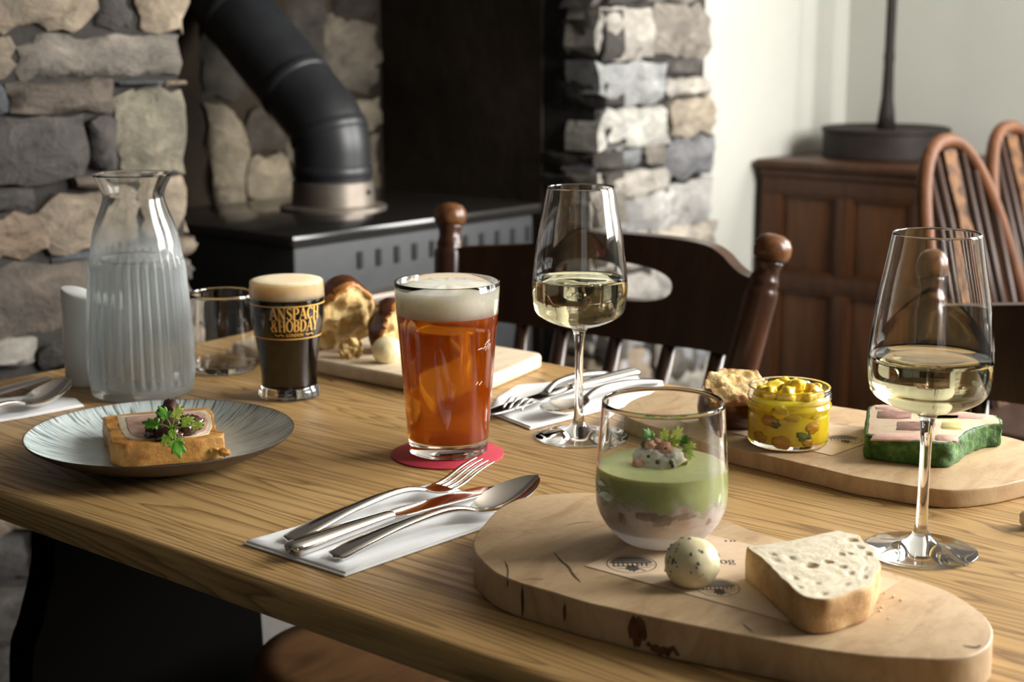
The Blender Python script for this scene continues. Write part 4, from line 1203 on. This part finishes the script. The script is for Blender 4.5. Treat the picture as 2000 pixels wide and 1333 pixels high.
fat_px = [(227, 814), (234, 838), (245, 855), (258, 860), (300, 859), (375, 855), (408, 848), (415, 832), (411, 812), (400, 802), (315, 808), (270, 811)]
mk('fat_layer', *slab(jag(pxs(fat_px, ZPT), .0007, 200), ZPT - .002, ZPT + .0005, .0004, 2), food('pale_jelly', [(.3, (.66, .53, .36)), (.7, (.78, .67, .49))], 60, .35, .1, sss=.2), pate, sharp=60)
meat_px = [(245, 817), (249, 838), (257, 851), (272, 857), (330, 855), (380, 852), (402, 844), (408, 828), (403, 812), (392, 807), (315, 811), (270, 814)]
PINK = food('pink_pate', [(.25, (.42, .22, .16)), (.5, (.58, .36, .27)), (.75, (.68, .47, .36))], 130, .45, .35, 260, .0008, .2)
mk('meat', *slab(jag(pxs(meat_px, ZPT), .0008, 200), ZPT - .002, ZPT + .0010, .0005, 2), PINK, pate, sharp=60)
chip = [(417, 880, .006), (438, 884, .0055), (420, 862, .004)]
for x, y, r_ in chip: mk('pastry_flake', *blob(T(x, y, ZP + .008), (r_, r_, r_ * .6), 3, .5, 3, x), CRUST, pate)
CHUT = Mat('dark_chutney'); CHUT.set(Base_Color=(.055, .018, .012), Roughness=.12, Coat_Weight=.5); CHUT = CHUT.m
for k, (x, y, r_, zr_) in enumerate([(332, 842, .0105, .0075), (312, 847, .0085, .0065), (356, 840, .0090, .007), (378, 838, .0068, .006), (330, 854, .0095, .0058), (300, 852, .006, .005), (365, 847, .0075, .006), (334, 826, .0085, .0105)]):
    mk('chutney', *blob(T(x, y, ZPT + .001) + Vector((0, 0, zr_ * .6)), (r_ * 1.35, r_ * 1.2, zr_ * 1.3), 3, .35, 2.6, k * 3.3), CHUT, pate)
po_ = T(335, 838, ZPT + .010)
sprig('herb', pate, po_, [(-.004, .009, -.002, .011, -.5, .8, 0), (.003, .009, -.002, .011, .4, .9, 0), (.009, .005, -.002, .010, 1, .35, .1), (-.012, .0035, -.002, .012, -1, .15, .1), (.018, .001, -.002, .009, 1, .4, .1), (.002, .0, .008, .008, .3, -.4, .7), (.006, -.006, .016, .014, .35, -.75, .25), (-.001, -.003, .012, .009, -.2, -.5, .4)])

# ---- layered glass (verrine) on the near board
vb = T(1290, 1056, ZB1); vb.z = ZB1 + .0011
ver = thing('layered_starter_glass', vb, 'stemless glass with pink and green layers and herb garnish on the near board', 'starter')
vo = S([(.0235, 0), (.0262, .0006), (.0305, .0040), (.0362, .0098), (.0410, .0170), (.0445, .0265), (.0454, .0400), (.0450, .0520), (.0440, .0644), (.0428, .0820), (.0416, .0978)], 4)
vprof, vin = glass_shell(vo, .0013, .0125)
VG = Mat('condensed_glass'); VG.set(Base_Color=(1, 1, 1), IOR=1.47, Transmission_Weight=1., Roughness=0.)
vz = VG.n('ShaderNodeSeparateXYZ', Vector=VG.co()).outputs[2]
VG.set(Roughness=VG.ramp(vz, [(0, g(.25)), (.012, g(.28)), (.022, g(.10)), (.03, g(0.))]))
vd = VG.n('ShaderNodeBsdfTranslucent', Color=(.9, .9, .9)); vd2 = VG.n('ShaderNodeBsdfDiffuse', Color=(.82, .82, .83)); va = VG.n('ShaderNodeMixShader')
VG.t.links.new(vd.outputs[0], va.inputs[1]); VG.t.links.new(vd2.outputs[0], va.inputs[2])
wv = VG.math('ADD', vz, VG.math('MULTIPLY', VG.math('SUBTRACT', VG.noise(VG.co(), 60., 3.), .5), .012))
vm = VG.n('ShaderNodeMixShader', Fac=VG.ramp(wv, [(0, g(.80)), (.011, g(.68)), (.022, g(.26)), (.036, g(.06)), (.05, g(.0))]))
VG.t.links.new(VG.b.outputs[0], vm.inputs[1]); VG.t.links.new(va.outputs[0], vm.inputs[2]); VG.t.links.new(vm.outputs[0], VG.out.inputs[0])
mk('glass', *lathe(vprof, vb, 80), VG.m, ver)
MOUSSE = food('green_mousse', [(.3, (.54, .60, .24)), (.7, (.62, .67, .32))], 160, .55, .2, 500, .0004, .6)
SALM = food('pink_salmon_mix', [(.28, (.70, .36, .24)), (.42, (.80, .62, .53)), (.6, (.86, .78, .71)), (.75, (.80, .50, .36))], 75, .4, .3, 150, .001, .5)
def layer(name, lo, hi, mat, wlo=0., whi=0., top=None, lab=None):
    seg = 96; zs = [0, .12, .3, .5, .7, .88, 1.]
    V, Fc = [], []
    f0 = face_angle(vb)
    def wv_(a_, w): return w * (noise.noise(Vector((math.cos(a_) * 2.3, math.sin(a_) * 2.3, 4.))) * 1.2 + .45 * noise.noise(Vector((math.cos(a_) * 6, math.sin(a_) * 6, 9.))))
    for s_ in zs:
        for k in range(seg):
            a_ = 2 * math.pi * k / seg
            z0, z1 = lo + wv_(a_, wlo), hi + wv_(a_, whi)
            z = z0 + (z1 - z0) * s_; r_ = rad_at(vin, max(z, .0132)) + .0002
            V.append(vb + Vector((r_ * math.cos(a_), r_ * math.sin(a_), z)))
    for l in range(len(zs) - 1):
        for k in range(seg): Fc.append((l * seg + k, l * seg + (k + 1) % seg, (l + 1) * seg + (k + 1) % seg, (l + 1) * seg + k))
    for base, zc in ((0, lo), ((len(zs) - 1) * seg, hi)):
        V.append(vb + Vector((0, 0, zc))); c_ = len(V) - 1
        for k in range(seg): Fc.append((base + k, base + (k + 1) % seg, c_))
    return mk(name, V, Fc, mat, ver, sharp=50, label=lab)
layer('salmon_layer', .0127, .0345, SALM, 0, .011, lab='pale pink flaked salmon layer')
layer('mousse_layer', .0300, .0535, MOUSSE, .0105, 0, lab='smooth pale green mousse')
f0 = face_angle(vb)
for k, (th, z, w_, h_) in enumerate([(-12, .0300, .0085, .0040), (2, .0285, .0085, .0045), (22, .0300, .008, .0030), (-36, .0265, .0040, .0052), (48, .024, .0030, .0032), (-2, .0245, .0050, .0024)]):
    a_ = f0 + R(th); r_ = rad_at(vin, z) - .0012
    mk('fish_flake', *blob(vb + Vector((r_ * math.cos(a_), r_ * math.sin(a_), z)), (.0021, w_, h_), 3, .3, 2., k, Matrix.Rotation(a_, 3, 'Z')), food('brown_flake', [(.3, (.30, .19, .12)), (.7, (.46, .33, .23))], 90, .4, .2) if k == 0 else bpy.data.materials['brown_flake'], ver)
gz = .0535
rt, tow = Vector((S40, -C40, 0)), Vector((-C40, -S40, 0))
MAYO = food('herb_mayonnaise', [(.26, (.45, .43, .30)), (.36, (.80, .74, .60)), (.7, (.90, .85, .72))], 190, .25, .4, 240, .0008, .2)
PRAWN = food('prawn_pink', [(.3, (.62, .25, .13)), (.7, (.74, .48, .36))], 150, .3, .3, 240, .0006, .25)
CAPER = food('caper_dark', [(.3, (.05, .055, .03)), (.7, (.13, .13, .07))], 120, .3, .2)
PICK = food('gherkin', [(.3, (.22, .20, .02)), (.7, (.42, .33, .05))], 120, .25, .2)
items = [(0, 0, 0, .0135, .0085, MAYO, 'mayonnaise'), (-.009, .002, 0, .0085, .0075, MAYO, 'mayonnaise'), (.007, .002, .003, .0085, .0065, MAYO, 'mayonnaise'), (-.015, .003, 0, .0050, .0055, MAYO, 'mayonnaise'), (-.004, .004, .006, .0055, .0045, MAYO, 'mayonnaise'), (.004, .0045, .006, .0048, .0042, MAYO, 'mayonnaise'),
         (.0015, .0095, .004, .0050, .0042, PRAWN, 'prawn'), (-.008, .0105, .002, .0042, .0038, PRAWN, 'prawn'), (-.0035, .0120, .000, .0034, .0032, PRAWN, 'prawn'), (.007, .0095, -.004, .0040, .0028, PRAWN, 'prawn'), (-.0165, -.0005, .006, .004, .0035, PRAWN, 'prawn'),
         (-.012, .011, 0, .0029, .0029, CAPER, 'caper'), (-.004, .002, .0125, .0016, .0016, CAPER, 'caper'), (.0015, .0105, .008, .0012, .0012, CAPER, 'caper'), (.005, .002, .0125, .0018, .0016, CAPER, 'caper'), (-.002, .0085, .004, .0012, .0012, CAPER, 'caper'), (.006, -.0005, .013, .0014, .0013, CAPER, 'caper'), (-.010, .0045, .008, .0013, .0013, CAPER, 'caper'),
         (.0145, .001, .001, .0045, .0050, PICK, 'gherkin_chunk')]
for k, (dx, dz, dt, r_, rz_, mt, nm) in enumerate(items):
    mk(nm, *blob(vb + rt * dx + tow * (dt - .002) + Vector((0, 0, gz + .0025 + dz)), (r_, r_, rz_), 3, .38 if nm != 'caper' else .1, 2.2, k * 2.7), mt, ver)
sprig('herb', ver, vb + rt * .003 + Vector((0, 0, gz + .014)) - tow * .003, [(-.010, .0035, 0, .0088, -.7, .8, .2), (-.002, .003, 0, .0075, .1, 1, .1), (.006, .003, 0, .0090, .35, 1, .2), (.0095, .001, .001, .0075, .9, .5, .2), (.012, -.004, .001, .0085, .8, -.5, .3), (.0135, -.002, 0, .0065, 1, .15, .2), (-.004, .001, .001, .0075, -.6, .1, .4), (.003, .0, .001, .0070, .3, .2, .5)])

# ---- printed papers
PAPER = noisy('buff_paper', [(.3, (.60, .44, .29)), (.7, (.65, .49, .33))], 120, .8)
INK = plain('print_ink', (.055, .045, .035), .8); INK2 = plain('print_ink_grey', (.16, .13, .10), .8)
def paper(corners, z, label, name='printed_paper'):
    P = corners; c_ = sum(P, Vector((0, 0, 0))) / 4
    t = thing(name, (c_.x, c_.y, z), label, 'paper')
    dense = []
    for i in range(4):
        for k in range(6): dense.append((P[i] + (P[(i + 1) % 4] - P[i]) * k / 6).to_2d())
    mk('sheet', *slab(dense, z + .0002, z + .0005, .0001, 1), PAPER, t, smooth=False)
    return t
def printed(parent, geo2, org, ex, ey, z, mat, name):
    V = [Vector((org.x, org.y, z)) + ex * p[0] + ey * p[1] for p in geo2[0]]
    return mk(name, V, geo2[1], mat, parent, smooth=False)
def emblem(parent, c_, ex, ey, z, a_, b_, k=0):
    """oval engraving: ring, dark hill and roof, row of arches, tree, field lines"""
    def ell(r0): return [(a_ * r0 * math.cos(2 * math.pi * i / 40), b_ * r0 * math.sin(2 * math.pi * i / 40)) for i in range(41)]
    printed(parent, strip(ell(1.), [.0006] * 41), c_, ex, ey, z, INK, 'emblem_ring')
    top = [(x, y) for x, y in ell(.9) if y > .15 * b_]
    printed(parent, ([Vector(p) for p in [(-.86 * a_, .15 * b_)] + list(reversed(top)) + [(.86 * a_, .15 * b_)]], [tuple(range(len(top) + 2))]), c_, ex, ey, z, INK2, 'emblem_hill')
    parts = [bar(-.8 * a_, .12 * b_, .8 * a_, .12 * b_, .1 * b_), bar(-.55 * a_, .62 * b_, .5 * a_, .62 * b_, .12 * b_), bar(-.7 * a_, .36 * b_, .62 * a_, .40 * b_, .08 * b_)]
    for i in range(8): x = (-.72 + .19 * i) * a_; parts.append(bar(x, -.22 * b_, x, .12 * b_, .05 * a_, 2))
    parts += [bar(-.78 * a_, -.24 * b_, .3 * a_, -.24 * b_, .07 * b_), bar(.25 * a_, -.05 * b_, .9 * a_, -.12 * b_, .05 * b_), bar(.3 * a_, -.38 * b_, .75 * a_, -.34 * b_, .04 * b_), bar(.28 * a_, -.5 * b_, .5 * a_, -.78 * b_, .05 * b_), bar(-.6 * a_, -.5 * b_, -.1 * a_, -.5 * b_, .04 * b_)]
    printed(parent, add(*parts), c_, ex, ey, z + .00004, INK, 'emblem_lines')
    tree = [(.0 + .28 * math.cos(2 * math.pi * i / 18) * (1 + .3 * math.sin(i * 2.7)), -.48 + .34 * math.sin(2 * math.pi * i / 18) * (1 + .3 * math.cos(i * 3.1))) for i in range(18)]
    printed(parent, ([Vector((p[0] * a_ * .9, p[1] * b_)) for p in tree], [tuple(range(18))]), c_, ex, ey, z + .00004, INK, 'emblem_tree')
z1 = ZB1
A_ = T(1142, 1107, z1); d0 = (T(1542, 1217, z1) - A_).normalized(); Bk = T(1394, 1048, z1); dA = (T(1208, 1078, z1) - A_).normalized()
den = d0.x * (-dA.y) + d0.y * dA.x
tS = ((Bk - A_).x * d0.y - (Bk - A_).y * d0.x) / (dA.x * d0.y - dA.y * d0.x)
Bq = A_ + dA * tS; LEN = (T(1542, 1217, z1) - A_).length + .02
pn = paper([A_, A_ + d0 * LEN, Bq + d0 * LEN, Bq], z1, 'buff printed paper under the layered glass and bread slice')
zi = z1 + .0006
def axes(c_px, z):
    c_ = T(*c_px, z); ex = (T(c_px[0] + 10, c_px[1], z) - T(c_px[0] - 10, c_px[1], z)).normalized(); ey = Vector((-ex.y, ex.x, 0)); return c_, ex, ey
c_, ex, ey = axes((1233.5, 1104), z1); emblem(pn, c_, ex, ey, zi, .0163, .0168)
c_, ex, ey = axes((1402, 1150), z1); emblem(pn, c_, ex, ey, zi, .0135, .0160)
c_, ex, ey = axes((1412, 1103), z1); printed(pn, text2d('Dog', .0105, .0180), c_, ex, ey, zi, INK, 'lettering')
c_, ex, ey = axes((1425, 1060), z1); V_, F_2 = text2d('Th', .0095, .0095)
V_ = [Vector((p.x, min(p.y, .0030))) for p in V_]; printed(pn, (V_, F_2), c_, ex, ey, zi, INK, 'lettering')
z2 = ZB2
A_ = T(1331, 824, z2); B_ = T(1624, 891, z2); dB = (T(1690, 868, z2) - B_).normalized(); wB = .092
pf = paper([A_, B_, B_ + dB * wB, A_ + dB * wB], z2, 'buff printed paper under the relish jar on the far board')
c_, ex, ey = axes((1648, 860), z2); emblem(pf, c_, ex, ey, z2 + .0006, .0155, .0155)
c_, ex, ey = axes((1640, 831), z2); printed(pf, text2d('-ooho-o', .004, .016), c_, ex, ey, z2 + .0006, INK2, 'lettering')

# ---- bread slice, butter and crumbs on the near board
ZS = ZB1 + .0006; ZST = ZS + .0215
slice_px = [(1456.5, 1069), (1478, 1086), (1511, 1116), (1539, 1142), (1559, 1160), (1588, 1171), (1626, 1169), (1671, 1155), (1701, 1144), (1712, 1122), (1719, 1096), (1712, 1078), (1702, 1068), (1684, 1055), (1676, 1045), (1654, 1040), (1635, 1037), (1588, 1046), (1539, 1056), (1489, 1063)]
sp = [p.to_2d() for p in spl([(q.x, q.y, 0) for q in pxs(slice_px, ZST)], 6, True)]
spc = sum(sp, Vector((0, 0))) / len(sp)
bs_ = thing('bread_slice', (spc.x, spc.y, ZS), 'thick slice of crusty white bread on the near board', 'bread')
holes = [(T(x, y, ZST).to_2d(), r_, d_) for x, y, r_, d_ in [(1584, 1105, .0048, .006), (1617, 1098, .0036, .004), (1645, 1108, .003, .003), (1661, 1120, .0026, .002), (1687, 1128, .0024, .003), (1695, 1082, .0030, .003), (1680, 1070, .0028, .003), (1508, 1083, .0028, .0016), (1515, 1096, .0032, .0018), (1545, 1090, .0024, .002), (1553, 1130, .0022, .002), (1596, 1140, .0022, .0014), (1608, 1160, .0026, .002), (1652, 1142, .0022, .002), (1643, 1083, .0028, .002), (1660, 1082, .0018, .003), (1690, 1111, .0018, .002), (1663, 1055, .004, .004), (1562, 1148, .0018, .0016)]]
def crumb_z(x, y, s):
    z = .0002 * noise.noise(Vector((x * 330, y * 330, 0))) + .0004 * noise.noise(Vector((x * 110, y * 110, 4))) + .0002 * noise.noise(Vector((x * 800, y * 800, 8)))
    for h_, r_, d_ in holes:
        q = ((x - h_.x) ** 2 + (y - h_.y) ** 2) / (r_ * r_)
        if q < 4: z -= .7 * d_ * max(0, 1 - q) ** .6
    return z * (1 if s < .97 else .4)
V, Fc = slab(sp, ZS, ZST, .0012, 2, rings=52, zf=crumb_z, sidef=lambda v: v + Vector((noise.noise(v * 90), noise.noise(v * 90 + Vector((9, 0, 0))), 0)) * .0014)
CRUMB = food('white_crumb', [(.3, (.64, .53, .35)), (.55, (.75, .67, .50)), (.75, (.78, .72, .56))], 300, .85, .35, 900, .0008, .25)
mcr = Mat('floured_crust'); cn = mcr.noise(mcr.co(), 60., 5.); cf = mcr.noise(mcr.co(), 900., 3.)
zc_ = mcr.n('ShaderNodeSeparateXYZ', Vector=mcr.co()).outputs[2]
cc = mcr.ramp(cn, [(.3, (.40, .19, .055)), (.5, (.56, .32, .12)), (.72, (.66, .46, .24))])
cc = mcr.mix(mcr.ramp(cf, [(.52, g(0.)), (.68, g(.5))]), cc, (.74, .60, .42))
mcr.set(Base_Color=cc, Roughness=.7); mcr.bump(mcr.noise(mcr.co(), 140., 5.), .5, .0012)
nlev = 3 + 5 + 3; np_ = len(sp); n_side = (nlev - 2) * np_
side_f = Fc[:n_side + 1]
ns = (nlev - 1) * np_
mk('crust', V[:nlev * np_], Fc[:ns + 1], mcr.m, bs_, sharp=60)
# crumb: the top grid is its own part
tv0 = (nlev - 1) * np_; tf = [tuple(i - tv0 for i in f) for f in Fc[ns + 1:]]
mk('crumb', V[tv0:], tf, CRUMB, bs_)
bc = T(1351, 1141, ZB1)
bt = thing('herb_butter', (bc.x, bc.y, ZB1 + .0006), 'round ball of butter with dark herb flecks beside the bread slice', 'butter')
BUT = food('pale_butter', [(.3, (.78, .68, .40)), (.7, (.84, .76, .50))], 40, .35, .08, 120, .0008, .25)
rB = .0175
def flat(q): return Vector((q.x, q.y, max(q.z, -.0132) if q.z < 0 else q.z * .95))
cB = Vector((bc.x, bc.y, ZB1 + .0006 + .0132))
V, Fc = blob(cB, rB, 5, .03, 1.2, 4., fn=flat); bb_ = mk('butter_ball', V, Fc, BUT, bt)
FLK = plain('herb_fleck', (.13, .135, .105), .6)
for k in range(80):
    d = Vector((random.gauss(0, 1), random.gauss(0, 1), random.gauss(.1, .8))).normalized()
    if d.z < -.55: continue
    hitp = min(V, key=lambda p: -((p - cB).normalized().dot(d)))
    r_ = random.uniform(.0008, .0017)
    mk('herb_fleck', *blob(hitp - d * r_ * .62, (r_, r_ * random.uniform(.6, 1.6), r_ * random.uniform(.8, 1.8)), 1, .3, 2, k), FLK, bb_)
CR_LAB = ['tiny bread crumb close by the right front corner of the bread slice', 'tiny bread crumb just right of the one at the slice corner', 'tiny bread crumb nearest the wine glass foot', 'tiny bread crumb second from the wine glass foot', 'tiny bread crumb farthest right on the near board', 'tiny bread crumb nearest the board front edge', 'tiny bread crumb right behind the crumb at the slice corner', 'tiny bread crumb below the front corner of the bread slice']
for k, (x, y) in enumerate([(1700, 1196), (1718, 1195), (1728, 1160), (1745, 1168), (1760, 1174), (1735, 1210), (1722, 1188), (1690, 1206)]):
    r_ = random.uniform(.0006, .0011)
    o = mk('bread_crumb', *blob(T(x, y, ZB1) + Vector((0, 0, r_ * .7)), r_, 2, .4, 2, k), CRUMB, None, org=T(x, y, ZB1))
    tag(o, CR_LAB[k], 'crumb', 'crumbs beside the bread slice')

# ---- relish jar on the far board
jb = T(1538, 866, ZB2); jb.z = ZB2 + .0010
jar = thing('relish_jar', jb, 'small glass jar of bright yellow piccalilli on the far board', 'jar')
jo = S([(.0310, 0), (.0332, .0010), (.0344, .0035), (.0349, .010), (.0349, .0255), (.0346, .0295), (.0360, .0325), (.0370, .0345), (.0360, .0370), (.0352, .0390), (.0364, .0415), (.0367, .0435), (.0358, .0460), (.0357, .0490), (.0355, .0505)], 4)
jprof, jin = glass_shell(jo, .0022, .0045)
jprof = [(r_ if True else r_, z) for r_, z in jprof]
mk('glass', *lathe(jprof, jb, 72), GLASSM, jar)
SAUCE = food('yellow_sauce', [(.25, (.70, .44, .004)), (.5, (.86, .66, .012)), (.75, (.88, .74, .05))], 55, .3, .2, 90, .001, .25)
jf = [(0, .0044)] + [(r_ + .0002, z) for r_, z in jin if .0046 < z < .0400] + [(rad_at(jin, .0405), .0405), (.02, .043), (0, .044)]
mk('relish', *lathe(jf, jb, 64), SAUCE, jar, label='mustard-yellow relish')
VEG = food('yellow_veg', [(.3, (.76, .50, .01)), (.7, (.86, .68, .07))], 60, .3, .25, 120, .001, .25)
VEGG = food('green_veg', [(.3, (.03, .06, .015)), (.7, (.15, .19, .03))], 60, .3, .2)
VEGO = food('orange_veg', [(.3, (.55, .25, .01)), (.7, (.66, .38, .03))], 60, .3, .2)
random.seed(21)
def chunk(p, r_, mt, k, nm='vegetable_chunk', am=.7):
    def sq(q):
        m_ = max(abs(q.x), abs(q.y), abs(q.z)); return q * (.75 + .25 * r_ / max(m_, 1e-6) * .9)
    mk(nm, *blob(p, (r_ * 1.1, r_ * .8, r_ * .75), 3, am, 1.2, k * 1.7, Matrix.Rotation(k * 1.3, 3, Vector((.3, 1, .4 + k)).normalized()), sq), mt, jar)
for k, (dx, dt, dz, r_, mt) in enumerate([(-.018, .012, .0445, .0080, VEG), (-.006, .016, .0430, .0085, VEG), (-.014, -.004, .0440, .0085, VEG), (.0, .004, .0475, .0075, VEG), (.004, .008, .0500, .0062, VEG), (.017, .010, .0455, .0070, VEGO), (.022, .002, .0450, .0065, VEG), (.008, -.010, .0460, .0075, VEG), (.014, -.015, .0455, .0065, VEGG), (-.002, -.016, .0460, .0070, VEG), (-.004, .003, .0470, .0045, VEGG), (-.024, .002, .0430, .0065, VEG), (.012, .020, .0420, .0065, VEG)]):
    chunk(jb + rt * dx + tow * dt + Vector((0, 0, dz + .0022)), r_, mt, k)
fj = face_angle(jb)
for k, (th, z, r_, mt) in enumerate([(-28, .026, .0075, VEGO), (-20, .0235, .0050, VEGG), (26, .0120, .0058, VEGG), (18, .0150, .0036, VEGG), (38, .0205, .0070, VEGO), (-44, .0100, .0070, VEGO), (-8, .0085, .0080, VEGO), (6, .0300, .0070, VEG), (-12, .0345, .0075, VEG), (45, .031, .006, VEG), (30, .0085, .0055, VEGO)]):
    a_ = fj + R(th); rr = rad_at(jin, z) - .0004
    mk('vegetable_piece', *blob(jb + Vector((rr * math.cos(a_), rr * math.sin(a_), z)), (.0020, r_, r_ * .75), 3, .35, 2., k + 5, Matrix.Rotation(a_, 3, 'Z')), mt, jar)

# ---- torn brioche and butter
BRC = Mat('brioche_crust'); bn = BRC.noise(BRC.co(), 45., 4.)
BRC.set(Base_Color=BRC.ramp(bn, [(.3, (.045, .012, .005)), (.7, (.12, .034, .010))]), Roughness=.25, Coat_Weight=.3); BRC.bump(BRC.noise(BRC.co(), 90., 4.), .2, .0015); BRC = BRC.m
BRE = food('brioche_edge', [(.3, (.28, .09, .012)), (.7, (.50, .22, .04))], 90, .5, .5, 140, .002)
BRM = food('brioche_crumb', [(.3, (.46, .24, .06)), (.5, (.64, .45, .19)), (.75, (.72, .58, .32))], 48, .85, .8, 120, .004, .25)
def brioche(base, rad, label, cut_dir, cut_off, seed, amp=.10, tall=1.):
    """rounded bun torn open on one side: crust shell where the outside survives, crumb where it is torn"""
    t = thing('torn_brioche', base, label, 'brioche', 'torn brioche pieces')
    cd_ = Vector(cut_dir).normalized(); rad = Vector(rad)
    bm = bmesh.new(); bmesh.ops.create_icosphere(bm, subdivisions=5, radius=1.)
    V, torn = [], []
    for v in bm.verts:
        p = v.co.normalized()
        q = Vector((p.x * rad.x, p.y * rad.y, p.z * rad.z)) * (1 + amp * noise.noise(p * 1.6 + Vector((seed, 0, 0))))
        lim = cut_off + .14 * rad.x * noise.noise(p * 2.2 + Vector((0, seed, 0)))
        d = q.dot(cd_)
        tn = d > lim
        if tn:
            q = q - cd_ * (d - lim) * .92
            k = (noise.noise(q * 70 + Vector((seed, 3, 0))) * .0060 + noise.noise(q * 170) * .0024 + .0012 * noise.noise(q * 420))
            q = q + cd_ * (k + .004) - Vector((0, 0, 1)) * 0
        q.z = max(q.z, -rad.z * .72)
        V.append(Vector(base) + q + Vector((0, 0, rad.z * .72))); torn.append(2 if d > lim + .0075 + .006 * noise.noise(q * 60) else (1 if d > lim + .0005 else 0))
    F_c = [[], [], []]
    for f in bm.faces:
        ids = tuple(v.index for v in f.verts); n_ = sum(torn[i] for i in ids)
        F_c[0 if n_ == 0 else (1 if n_ >= 5 else 2)].append(ids)
    bm.free()
    for nm, fs, mt in (('crust', F_c[0], BRC), ('torn_crumb', F_c[1] , BRM), ('crust_edge', F_c[2], BRE)):
        used = sorted({i for f in fs for i in f}); ix = {i: k for k, i in enumerate(used)}
        if fs: mk(nm, [V[i] for i in used], [tuple(ix[i] for i in f) for f in fs], mt, t)
    return t
brioche(T(668, 688, ZB3) + Vector((.012, .010, 0)), (.041, .036, .048), 'tallest torn brioche bun, between the stout and the pint', rt * .55 + tow * .75 + Vector((0, 0, -.45)), -.002, 3.1)
brioche(T(762, 690, ZB3) + Vector((.012, .006, 0)), (.030, .028, .035), 'smaller torn brioche bun half hidden by the pint', rt * .85 + tow * .45 + Vector((0, 0, -.25)), .002, 8.7)
brioche(T(672, 700, ZB3) + rt * .008 + tow * .004, (.014, .012, .014), 'small torn lump of brioche crumb in front of the tall bun', tow, -.006, 5.5)
brioche(T(1438, 842, ZB2) + rt * .004 - tow * .022, (.036, .032, .036), 'torn brioche with a dark crust behind the relish jar', Vector((0, 0, 1)) + rt * .15 + tow * .22, .008, 11.3)
b2 = T(756, 708, ZB3)
o = mk('butter_ball', *blob(b2 + Vector((0, 0, .0135)), (.0165, .0165, .0150), 4, .06, 1.3, 9., fn=lambda q: Vector((q.x, q.y, max(q.z, -.0132)))), BUT, None, org=b2)
tag(o, 'plain pale butter ball in front of the smaller brioche', 'butter')

# ---- herb-crusted terrine slice
ZT = ZB2 + .0006; ZTT = ZT + .0205
ter_px = [(1689, 849), (1690, 828), (1691, 806), (1697, 795), (1705, 791), (1719, 790), (1800, 795), (1884, 804), (1945, 812), (1956, 819), (1957, 828), (1934, 829), (1908, 836), (1889, 846), (1874, 857), (1860, 866), (1841, 867), (1798, 863), (1729, 855)]
tpz = jag(pxs(ter_px, ZTT), .0011, 220, 4)
tc = sum(tpz, Vector((0, 0))) / len(tpz)
ter = thing('terrine_slice', (tc.x, tc.y, ZT), 'slice of pink marbled terrine coated in chopped green herbs', 'terrine')
HERBC = food('herb_coat', [(.3, (.012, .045, .006)), (.5, (.045, .13, .014)), (.75, (.16, .30, .06))], 110, .6, 1., 160, .003)
mk('herb_coat', *slab(tpz, ZT, ZTT, .0016, 3, rings=5, sidef=lambda v: v + Vector((noise.noise(v * 150), noise.noise(v * 150 + Vector((4, 0, 0))), 0)) * .0018), HERBC, ter, sharp=60)
inn = [p + (tc - p).normalized() * .0030 for p in tpz]
TERB = food('terrine_base', [(.25, (.50, .28, .20)), (.42, (.58, .42, .29)), (.55, (.62, .50, .34)), (.75, (.62, .40, .30))], 38, .45, .25, 200, .0006, .2)
mk('terrine_face', *slab(inn, ZTT - .002, ZTT + .0004, .0004, 2), TERB, ter, sharp=60)
HAM = food('dark_meat', [(.3, (.15, .055, .04)), (.7, (.30, .15, .11))], 160, .45, .3)
PNK = food('pink_ham', [(.3, (.46, .24, .19)), (.7, (.56, .37, .29))], 120, .45, .2)
YEL = food('yellow_liver', [(.3, (.56, .46, .12)), (.7, (.66, .58, .24))], 90, .45, .2)
for x, y, w_, h_, mt, nm in [(1748, 812, 68, 15, HAM, 'dark_meat'), (1790, 834, 76, 17, HAM, 'dark_meat'), (1862, 833, 44, 14, YEL, 'yellow_piece'), (1840, 816, 62, 8, YEL, 'yellow_piece'), (1880, 814, 100, 10, PNK, 'pink_piece'), (1765, 854, 120, 12, PNK, 'pink_piece'), (1745, 799, 70, 8, PNK, 'pink_piece'), (1850, 857, 44, 12, PNK, 'pink_piece')]:
    q = [(x - w_ / 2, y - h_ / 2), (x - w_ * .1, y - h_ * .56), (x + w_ / 2, y - h_ * .38), (x + w_ * .46, y + h_ / 2), (x, y + h_ * .55), (x - w_ * .52, y + h_ * .42)]
    mk(nm, *slab(jag(pxs(q, ZTT), .0022, 330, 4), ZTT - .001, ZTT + .00052, .00005, 1), mt, ter, sharp=60)

# ---- sliver of a bread roll at the right edge of the frame
e_ = T(2012, 1032)
o = mk('bread_piece', *blob(e_ + Vector((0, 0, .0065)), (.0095, .0085, .0075), 3, .3, 2., 3.), CRUMB, None, org=e_)
tag(o, 'pale scrap of bread at the right frame edge of the table', 'bread')
